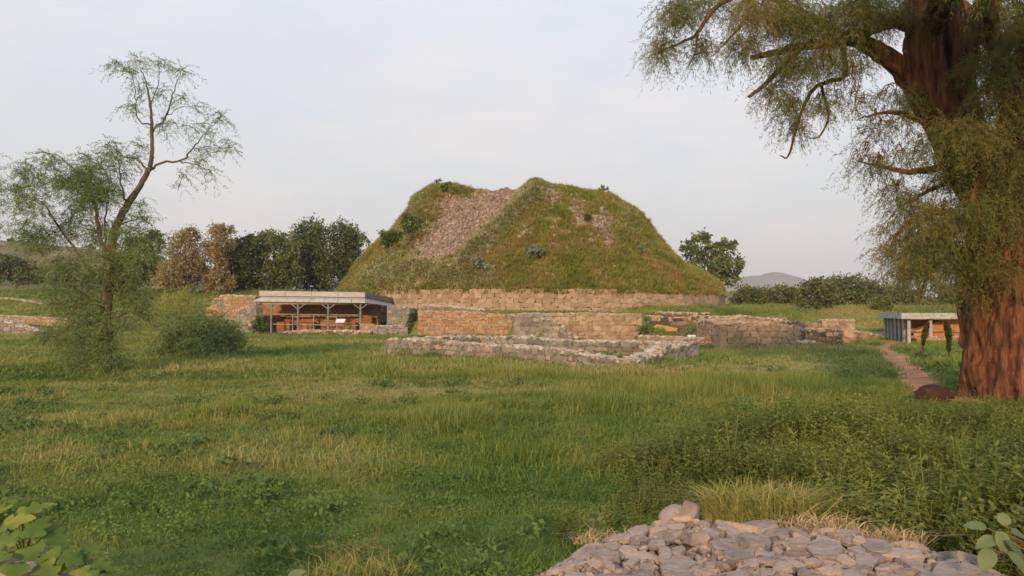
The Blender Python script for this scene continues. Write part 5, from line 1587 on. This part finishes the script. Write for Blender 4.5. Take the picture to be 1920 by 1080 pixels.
s = (.55 + .40 * np.clip(ed_ / 1.1, 0, 1)) * (.32 + 1.3 * fbm(x * 1.1, y * 1.1, 46, 3)) * np.interp(y, [8, 10, 14], [1, .85, .5])
gn_scatter('weed_thicket', cw, np.column_stack([x, y, gh(x, y)]), np.column_stack([g.normal(0, .1, len(x)), g.normal(0, .1, len(x)), g.random(len(x)) * 6.283]), np.repeat(s[:, None], 3, 1), g.integers(0, 4, len(x)), None, 'dense thicket of knee high leafy weeds behind the stone heap', 'weeds')
# pale seed heads above the left edge of the thicket
g = np.random.default_rng(220)
cd_ = tuft_coll('seedhead', [(16, .12, .3, .62, .003, .5), (14, .1, .4, .7, .003, .4)], M['grass_yellow'])
q = np.array([tuple(Gp(px, py, .3))[:2] for px, py in zip(g.normal(1275, 45, 22), g.normal(825, 30, 22))])
P = np.column_stack([q, gh(q[:, 0], q[:, 1])])
gn_scatter('seed_heads', cd_, P, np.column_stack([g.normal(0, .1, (len(P), 2)), g.random(len(P)) * 6.3]), np.repeat(g.uniform(.35, .65, (len(P), 1)), 3, 1), g.integers(0, 2, len(P)), None, 'pale feathery seed heads at the edge of the weed thicket', 'seed heads')

# ------------------------------------------------------------------ foreground stone heap
def heap_z(x, y):
    r = np.hypot(np.asarray(x) - HEAP[0], np.asarray(y) - HEAP[1])
    return .458 - .055 * np.maximum(np.asarray(x) - HEAP[0] + .25, 0) - .04 * np.maximum(HEAP[0] - .25 - np.asarray(x), 0) + .02 * (np.asarray(y) - HEAP[1]) - .03 * (r / 1.4) ** 2 - .52 * sstep(1.10, 1.8, r) + .035 * (fbm(np.asarray(x) * 2.2, np.asarray(y) * 2.2, 91, 3) - .5) * 2
hp = empty('stone_heap', (HEAP[0], HEAP[1], 0))
tag(hp, 'low round platform paved with weathered pinkish grey field stones', 'stone heap')
rsx = np.linspace(0, 1.8, 30)
ta = np.arange(64) / 64 * 6.2832
A2, B2 = np.meshgrid(rsx, ta, indexing='ij')
hx, hy = HEAP[0] + A2 * np.cos(B2), HEAP[1] + A2 * np.sin(B2)
hz = heap_z(hx, hy) - .045
idx = np.arange(hx.size).reshape(hx.shape)
nx2 = np.roll(idx, -1, 1)
mesh_np('earth_core', np.stack([hx, hy, hz], -1).reshape(-1, 3), [np.stack([idx[:-1], idx[1:], nx2[1:], nx2[:-1]], -1).reshape(-1, 4)], M['mortar'], hp, smooth=True)
def slab_mesh(seed):
    rr = random.Random(seed)
    bm = bmesh.new()
    n = rr.choice((5, 6, 7, 8))
    rings = []
    rad = [rr.uniform(.68, 1.16) for _ in range(n)]
    tx, ty = rr.uniform(-.25, .25), rr.uniform(-.25, .25)
    for (sc_, z) in ((.94, -.5), (1.0, -.05), (1.0, .30), (.955, .44), (.5, .47)):
        rings.append([bm.verts.new((math.cos(6.2832 * k / n) * .5 * rad[k] * sc_ * rr.uniform(.95, 1.05), math.sin(6.2832 * k / n) * .5 * rad[k] * sc_ * rr.uniform(.95, 1.05), z + rr.uniform(-.06, .06) + (tx * math.cos(6.2832 * k / n) + ty * math.sin(6.2832 * k / n)) * sc_ * (z > .1))) for k in range(n)])
    for a_, b_ in zip(rings[:-1], rings[1:]):
        for k in range(n):
            bm.faces.new((a_[k], a_[(k + 1) % n], b_[(k + 1) % n], b_[k]))
    bm.faces.new(rings[-1])
    bm.faces.new(rings[0][::-1])
    bmesh.ops.triangulate(bm, faces=[f for f in bm.faces if len(f.verts) > 4])
    for f in bm.faces:
        f.smooth = True
    bmesh.ops.subdivide_edges(bm, edges=bm.edges[:], cuts=1, use_grid_fill=True)
    for v in bm.verts:
        v.co += Vector((rr.uniform(-.022, .022), rr.uniform(-.022, .022), rr.uniform(-.06, .06)))
    me = bpy.data.meshes.new('field_slab')
    bm.to_mesh(me)
    bm.free()
    me.materials.append(M['slab'])
    me.set_sharp_from_angle(angle=R(16))
    return me
SL = [slab_mesh(k * 7 + 1) for k in range(18)]
rr = random.Random(19)
placed = []
tries = 0
while len(placed) < 299 and tries < 30000:
    tries += 1
    x, y = rr.uniform(-.7, 3.2), rr.uniform(3.05, 5.4)
    r = math.hypot(x - HEAP[0], y - HEAP[1])
    if r > 1.68:
        continue
    sz = rr.choice((.08, .10, .11, .13, .15, .18, .22)) * rr.uniform(.85, 1.15)
    if tries > 6000:
        sz = rr.uniform(.05, .09)
    if .75 < x < 1.12 and 4.55 < y < 5.2:
        sz = min(sz, .10)
    if x < .45 and y < 4.3:
        sz = min(sz, .17)
    if any((x - p[0]) ** 2 + (y - p[1]) ** 2 < (.345 * (sz + p[2])) ** 2 for p in placed):
        continue
    qx, qy = proj(np.array([x, y, .42]))
    if qx < 900 or qx > 1990 or qy > 1112:
        continue
    placed.append((x, y, sz))
for (x, y, sz) in placed:
    ob = bpy.data.objects.new('stone', rr.choice(SL))
    COL.objects.link(ob)
    e_ = .05
    z = float(heap_z(x, y))
    gx_, gy_ = (float(heap_z(x + e_, y)) - z) / e_, (float(heap_z(x, y + e_)) - z) / e_
    nv_ = Vector((-gx_, -gy_, 1)).normalized()
    th_ = min(max(sz * rr.uniform(.22, .36), .03), .055)
    ob.scale = (sz * rr.uniform(1.15, 1.6), sz * rr.uniform(.8, 1.0), th_)
    q = nv_.to_track_quat('Z', 'Y') @ Euler((rr.gauss(0, .10), rr.gauss(0, .10), rr.uniform(0, 6.28))).to_quaternion()
    ob.rotation_euler = q.to_euler()
    ob.location = (x, y, z - .012 + rr.uniform(-.012, .02))
    child(ob, hp)
g = np.random.default_rng(640)
q_ = np.column_stack([g.uniform(-.4, 3.0, 2600), g.uniform(3.1, 5.3, 2600)])
q_ = q_[np.hypot(q_[:, 0] - HEAP[0], q_[:, 1] - HEAP[1]) < 1.66][:1700]
M['chips'] = surf_mat('stone_chips', [(.25, (.15, .115, .095)), (.5, (.27, .215, .185)), (.75, (.42, .33, .27))], scale=14, bump=.6, attr='tint', aw=.5)
scatter_mesh('stone_chips', CAPS, np.column_stack([q_, heap_z(q_[:, 0], q_[:, 1]) - .012]), g.uniform(0, 6.3, (len(q_), 3)), g.uniform(.012, .045, (len(q_), 3)), M['chips'], hp)
def lone_stone(name, label, px, py, Y, size, rot, cat='stone', mat='slab', seed=1, heap=False, rnd=.55, nz=.018):
    c = Wp(px, py, Y)
    if heap:
        c.z = float(heap_z(c.x, c.y)) + heap
    me = stone_mesh(name, seed, M[mat], cuts=3, rnd=rnd, nz=nz)
    o = bpy.data.objects.new(name, me)
    COL.objects.link(o)
    o.location = c
    o.scale = size
    o.rotation_euler = rot
    return tag(o, label, cat)
lone_stone('boulder', 'larger rounded grey boulder of the pair on top of the stone heap', 1264, 957, 4.86, (.125, .11, .105), (.1, .2, .4), seed=5, heap=.055)
lone_stone('boulder', 'smaller pinkish boulder leaning against its larger grey neighbour', 1293, 960, 4.80, (.09, .095, .10), (.2, .5, 1.1), seed=8, heap=.05)
bk = lone_stone('brick_fragment', 'flat pale pink brick fragment below the two boulders', 1281, 974, 4.66, (.11, .05, .03), (0, .03, .1), cat='brick', mat='brick', seed=12, heap=.04)
lone_stone('boulder', 'pinkish boulder half under the lobed leaves at the corner', 30, 1088, 3.45, (.36, .24, .16), (.1, .1, .3), seed=15)
lone_stone('earth_clod', 'dark red brown clod of earth on the path by the trunk', 1746, 746, 15.0, (.56, .42, .42), (0, .1, .2), cat='clod', mat='earth_red', seed=18, rnd=.9, nz=.05)

# ------------------------------------------------------------------ foreground tufts and plants
def tuft(name, label, px, py, z, n, rad, h0, h1, wd, lean, mat, seed, cat='grass tuft', dx=1.0, Y=None):
    c = Gp(px, py, z)
    V, Fs, T = blades(n, rad, h0, h1, wd, lean=lean, seed=seed)
    V = V * np.array([dx, 1, 1]) + np.array([c.x, c.y, z])
    return tag(mesh_np(name, V, Fs, M[mat], tint=T), label, cat)
def twin(o):
    o['kind'] = 'stuff'
    return o
tuft('grass_tuft', 'bright yellow green grass tuft at the back edge of the stone heap', 1425, 972, .40, 1500, .17, .12, .32, .0028, .75, 'grass_yellow', 301, dx=1.9)
tuft('grass_tuft', 'dry straw tuft trailing along the rim right of the bright tuft', 1540, 990, .42, 260, .12, .05, .14, .0025, 1.1, 'straw', 302, dx=2.2)
tuft('grass_tuft', 'sparse straw tuft in a crack on the far rim of the heap', 1680, 1012, .42, 160, .08, .05, .13, .0025, 1.1, 'straw', 303, dx=2.2)
tuft('grass_tuft', 'straw blades bent over the left rim of the heap', 1135, 1012, .40, 170, .10, .05, .12, .0025, 1.2, 'straw', 304, dx=1.8)
tuft('grass_tuft', 'small dry tuft among the paving stones', 1590, 1062, .42, 60, .05, .03, .07, .002, 1.3, 'straw', 305, dx=2)
tuft('grass_tuft', 'matted straw under the branching dry grass heads', 670, 1085, 0, 520, .20, .07, .22, .0028, .8, 'grass_yellow', 306, dx=1.7)
# branching dry grass heads
def branching(name, label, px, py, n, spread, h0, h1, mat, seed):
    g = np.random.default_rng(seed)
    c = Gp(px, py)
    lm = Limbs()
    for k in range(n):
        b = np.array([c.x + g.normal(0, spread), c.y + g.normal(0, .08), 0])
        h = g.uniform(h0, h1)
        ln = g.normal(0, .25, 2)
        t = b + np.array([ln[0] * h, ln[1] * h, h])
        lm.tube([(*b, .0007), (*((b + t) / 2 + np.array([0, 0, h * .05])), .0006), (*t, .0006)], 4, 2)
        for j in range(int(g.integers(2, 5))):
            a_ = g.uniform(-1.3, 1.3)
            e_ = t + np.array([math.sin(a_), g.normal(0, .3), math.cos(a_) * .7]) * g.uniform(.05, .11)
            lm.tube([(*t, .0006), (*((t + e_) / 2), .0006), (*e_, .0005)], 4, 2)
    return tag(lm.build(name, M[mat], None), label, 'dry grass')
o = branching('dry_grass', 'branching dry grass heads in straw orange before the lawn', 665, 1078, 42, .14, .10, .24, 'straw', 311)

def leaf_mesh(name, pts, mat, fold=.12, curl=.25, seed=0):
    """pts: half outline (x along, y out) of one leaf, mirrored about its midrib"""
    rr = random.Random(seed)
    V, F_ = [], []
    for i, (x, y) in enumerate(pts):
        z = -curl * x * x
        V += [(x, 0, z), (x, y * .5, z + fold * y * .5 + rr.uniform(-.01, .01)), (x, y, z + fold * y * .7 + rr.uniform(-.02, .02)), (x, -y * .5, z + fold * y * .5 + rr.uniform(-.01, .01)), (x, -y, z + fold * y * .7 + rr.uniform(-.02, .02))]
    for i in range(len(pts) - 1):
        a_, b_ = i * 5, i * 5 + 5
        F_ += [(a_, b_, b_ + 1, a_ + 1), (a_ + 1, b_ + 1, b_ + 2, a_ + 2), (a_, a_ + 3, b_ + 3, b_), (a_ + 3, a_ + 4, b_ + 4, b_ + 3)]
    me = bpy.data.meshes.new(name)
    me.from_pydata(V, [], F_)
    me.polygons.foreach_set('use_smooth', [True] * len(F_))
    me.update()
    me.materials.append(mat)
    return me
def broad_mat(name, cols):
    m = leaf_mat(name, cols, trans=.3, rnd=.55, big=.45, bigscale=9, tint=0, rough=.7, spec=.1)
    return m
M['fig'] = broad_mat('lobed_leaf_green', [(.2, (.085, .140, .034)), (.6, (.14, .205, .046)), (.92, (.29, .30, .06))])
M['milk'] = broad_mat('milkweed_leaf_green', [(.2, (.11, .16, .075)), (.6, (.16, .215, .095)), (.9, (.22, .26, .11))])
LOB = [(-.05, .10), (-.12, .30), (-.02, .46), (.08, .50), (.20, .38), (.27, .24), (.36, .40), (.46, .50), (.56, .40), (.62, .20), (.72, .25), (.84, .18), (1.0, .02)]
OVA = [(0, .06), (.08, .2), (.2, .30), (.35, .35), (.5, .34), (.65, .29), (.8, .19), (.92, .09), (1, .01)]
LOBM = [leaf_mesh('lobed_leaf', LOB, M['fig'], .12, .2, k) for k in range(4)]
OVAM = [leaf_mesh('oval_leaf', OVA, M['milk'], .22, .28, k) for k in range(4)]
def leafy_plant(name, label, base, lf, meshes, seed):
    """base: world point at the ground; lf: (px,py,Y,size,yaw,pitch)"""
    rr = random.Random(seed)
    root = empty(name, base)
    tag(root, label, 'plant')
    b = Vector(base)
    lm = Limbs()
    for (px, py, Y, s, yaw, pit) in lf:
        p = Wp(px, py, Y)
        ob = bpy.data.objects.new('leaf', rr.choice(meshes))
        COL.objects.link(ob)
        ob.location = p
        s *= .60
        ob.scale = (s, s, s)
        ob.rotation_euler = (Matrix.Rotation(R(rr.uniform(5, 40)), 3, 'X') @ Matrix.Rotation(R(yaw), 3, 'Z') @ Matrix.Rotation(R(pit), 3, 'Y')).to_euler()
        child(ob, root)
        m_ = b.lerp(p, .55) + Vector((0, 0, .06))
        lm.tube([(b.x + rr.uniform(-.02, .02), b.y, b.z, .006), (m_.x, m_.y, m_.z, .004), (p.x, p.y, p.z, .0025)], 5, 4)
    lm.build('stems', M['stem'], root)
M['stem'] = surf_mat('reddish_stem', [(.3, (.09, .06, .03)), (.7, (.17, .10, .055))], scale=9, bump=.1, rough=.6)
lf = [(8, 985, 3.6, .22, 10, -20), (40, 965, 3.7, .22, 40, -15), (70, 985, 3.6, .22, -10, 10), (95, 1000, 3.55, .20, -30, 15), (30, 1010, 3.5, .21, 200, 5), (55, 1030, 3.45, .21, -60, 25), (88, 1040, 3.4, .20, -20, 20), (10, 1040, 3.4, .22, 230, 20), (30, 1062, 3.3, .21, -90, 30), (80, 1060, 3.35, .17, -40, 25), (115, 1045, 3.4, .15, 0, 15), (0, 960, 3.75, .2, 150, 0), (60, 1005, 3.5, .2, 90, 0)]
leafy_plant('lobed_plant', 'lobed green leafy plant with reddish stems in the corner', (Gp(45, 1075).x, Gp(45, 1075).y, 0), lf, LOBM, 1)
lf = [(140, 1050, 3.5, .13, 20, 10), (160, 1040, 3.5, .13, 60, 0), (180, 1055, 3.45, .14, -10, 15), (150, 1068, 3.4, .14, -60, 20), (125, 1062, 3.45, .13, 190, 15), (195, 1065, 3.45, .12, -20, 20), (170, 1072, 3.4, .13, -80, 25)]
leafy_plant('lobed_plant', 'smaller dull green lobed plant beside the corner plant', (Gp(160, 1090).x, Gp(160, 1090).y, 0), lf, LOBM, 2)
lf = [(1868, 1010, 3.75, .17, 190, 10), (1850, 990, 3.85, .16, 160, -5), (1880, 985, 3.85, .15, 60, -10), (1872, 995, 3.75, .18, -80, 45), (1885, 1015, 3.7, .2, -30, 25), (1898, 1000, 3.8, .2, 10, 15), (1858, 1030, 3.65, .18, 230, 25), (1890, 1035, 3.6, .19, -50, 30)]
leafy_plant('milkweed_plant', 'milkweed with big oval pale leaves beside the heap', (Gp(1875, 1080).x, 3.72, .1), lf, OVAM, 3)
lf = [(1118, 978, 4.75, .085, 170, -25), (1120, 976, 4.7, .08, 20, -35), (1116, 990, 4.7, .08, -100, 30)]
leafy_plant('milkweed_plant', 'tiny milkweed seedling with two pale leaves left of the heap', (Wp(1118, 1005, 4.75).x, 4.75, 0), lf, OVAM, 4)
lf = [(540, 1086, 3.3, .12, 30, -20), (575, 1090, 3.3, .10, 150, -10)]
leafy_plant('broadleaf_seedling', 'fresh green leaf tip poking up beside the dry grass heads', (Gp(555, 1110).x, 3.25, 0), lf, OVAM, 5)

# ------------------------------------------------------------------ hazy evening air
hz_ = MB().box((0, 2400, 110), (9000, 6400, 244)).build('haze', M['soil'])
hz_.data.materials.clear()
mh = bpy.data.materials.new('evening_haze')
mh.use_nodes = True
mh.node_tree.nodes.clear()
vo = N(mh.node_tree, 'ShaderNodeVolumePrincipled')
vo.inputs['Color'].default_value = (.86, .90, .96, 1)
vo.inputs['Density'].default_value = .00028
vo.inputs['Anisotropy'].default_value = .1
oo = N(mh.node_tree, 'ShaderNodeOutputMaterial')
mh.node_tree.links.new(vo.outputs[0], oo.inputs['Volume'])
hz_.data.materials.append(mh)
tag(hz_, 'thin pale haze hanging in the evening air over the site', 'haze', kind='stuff')
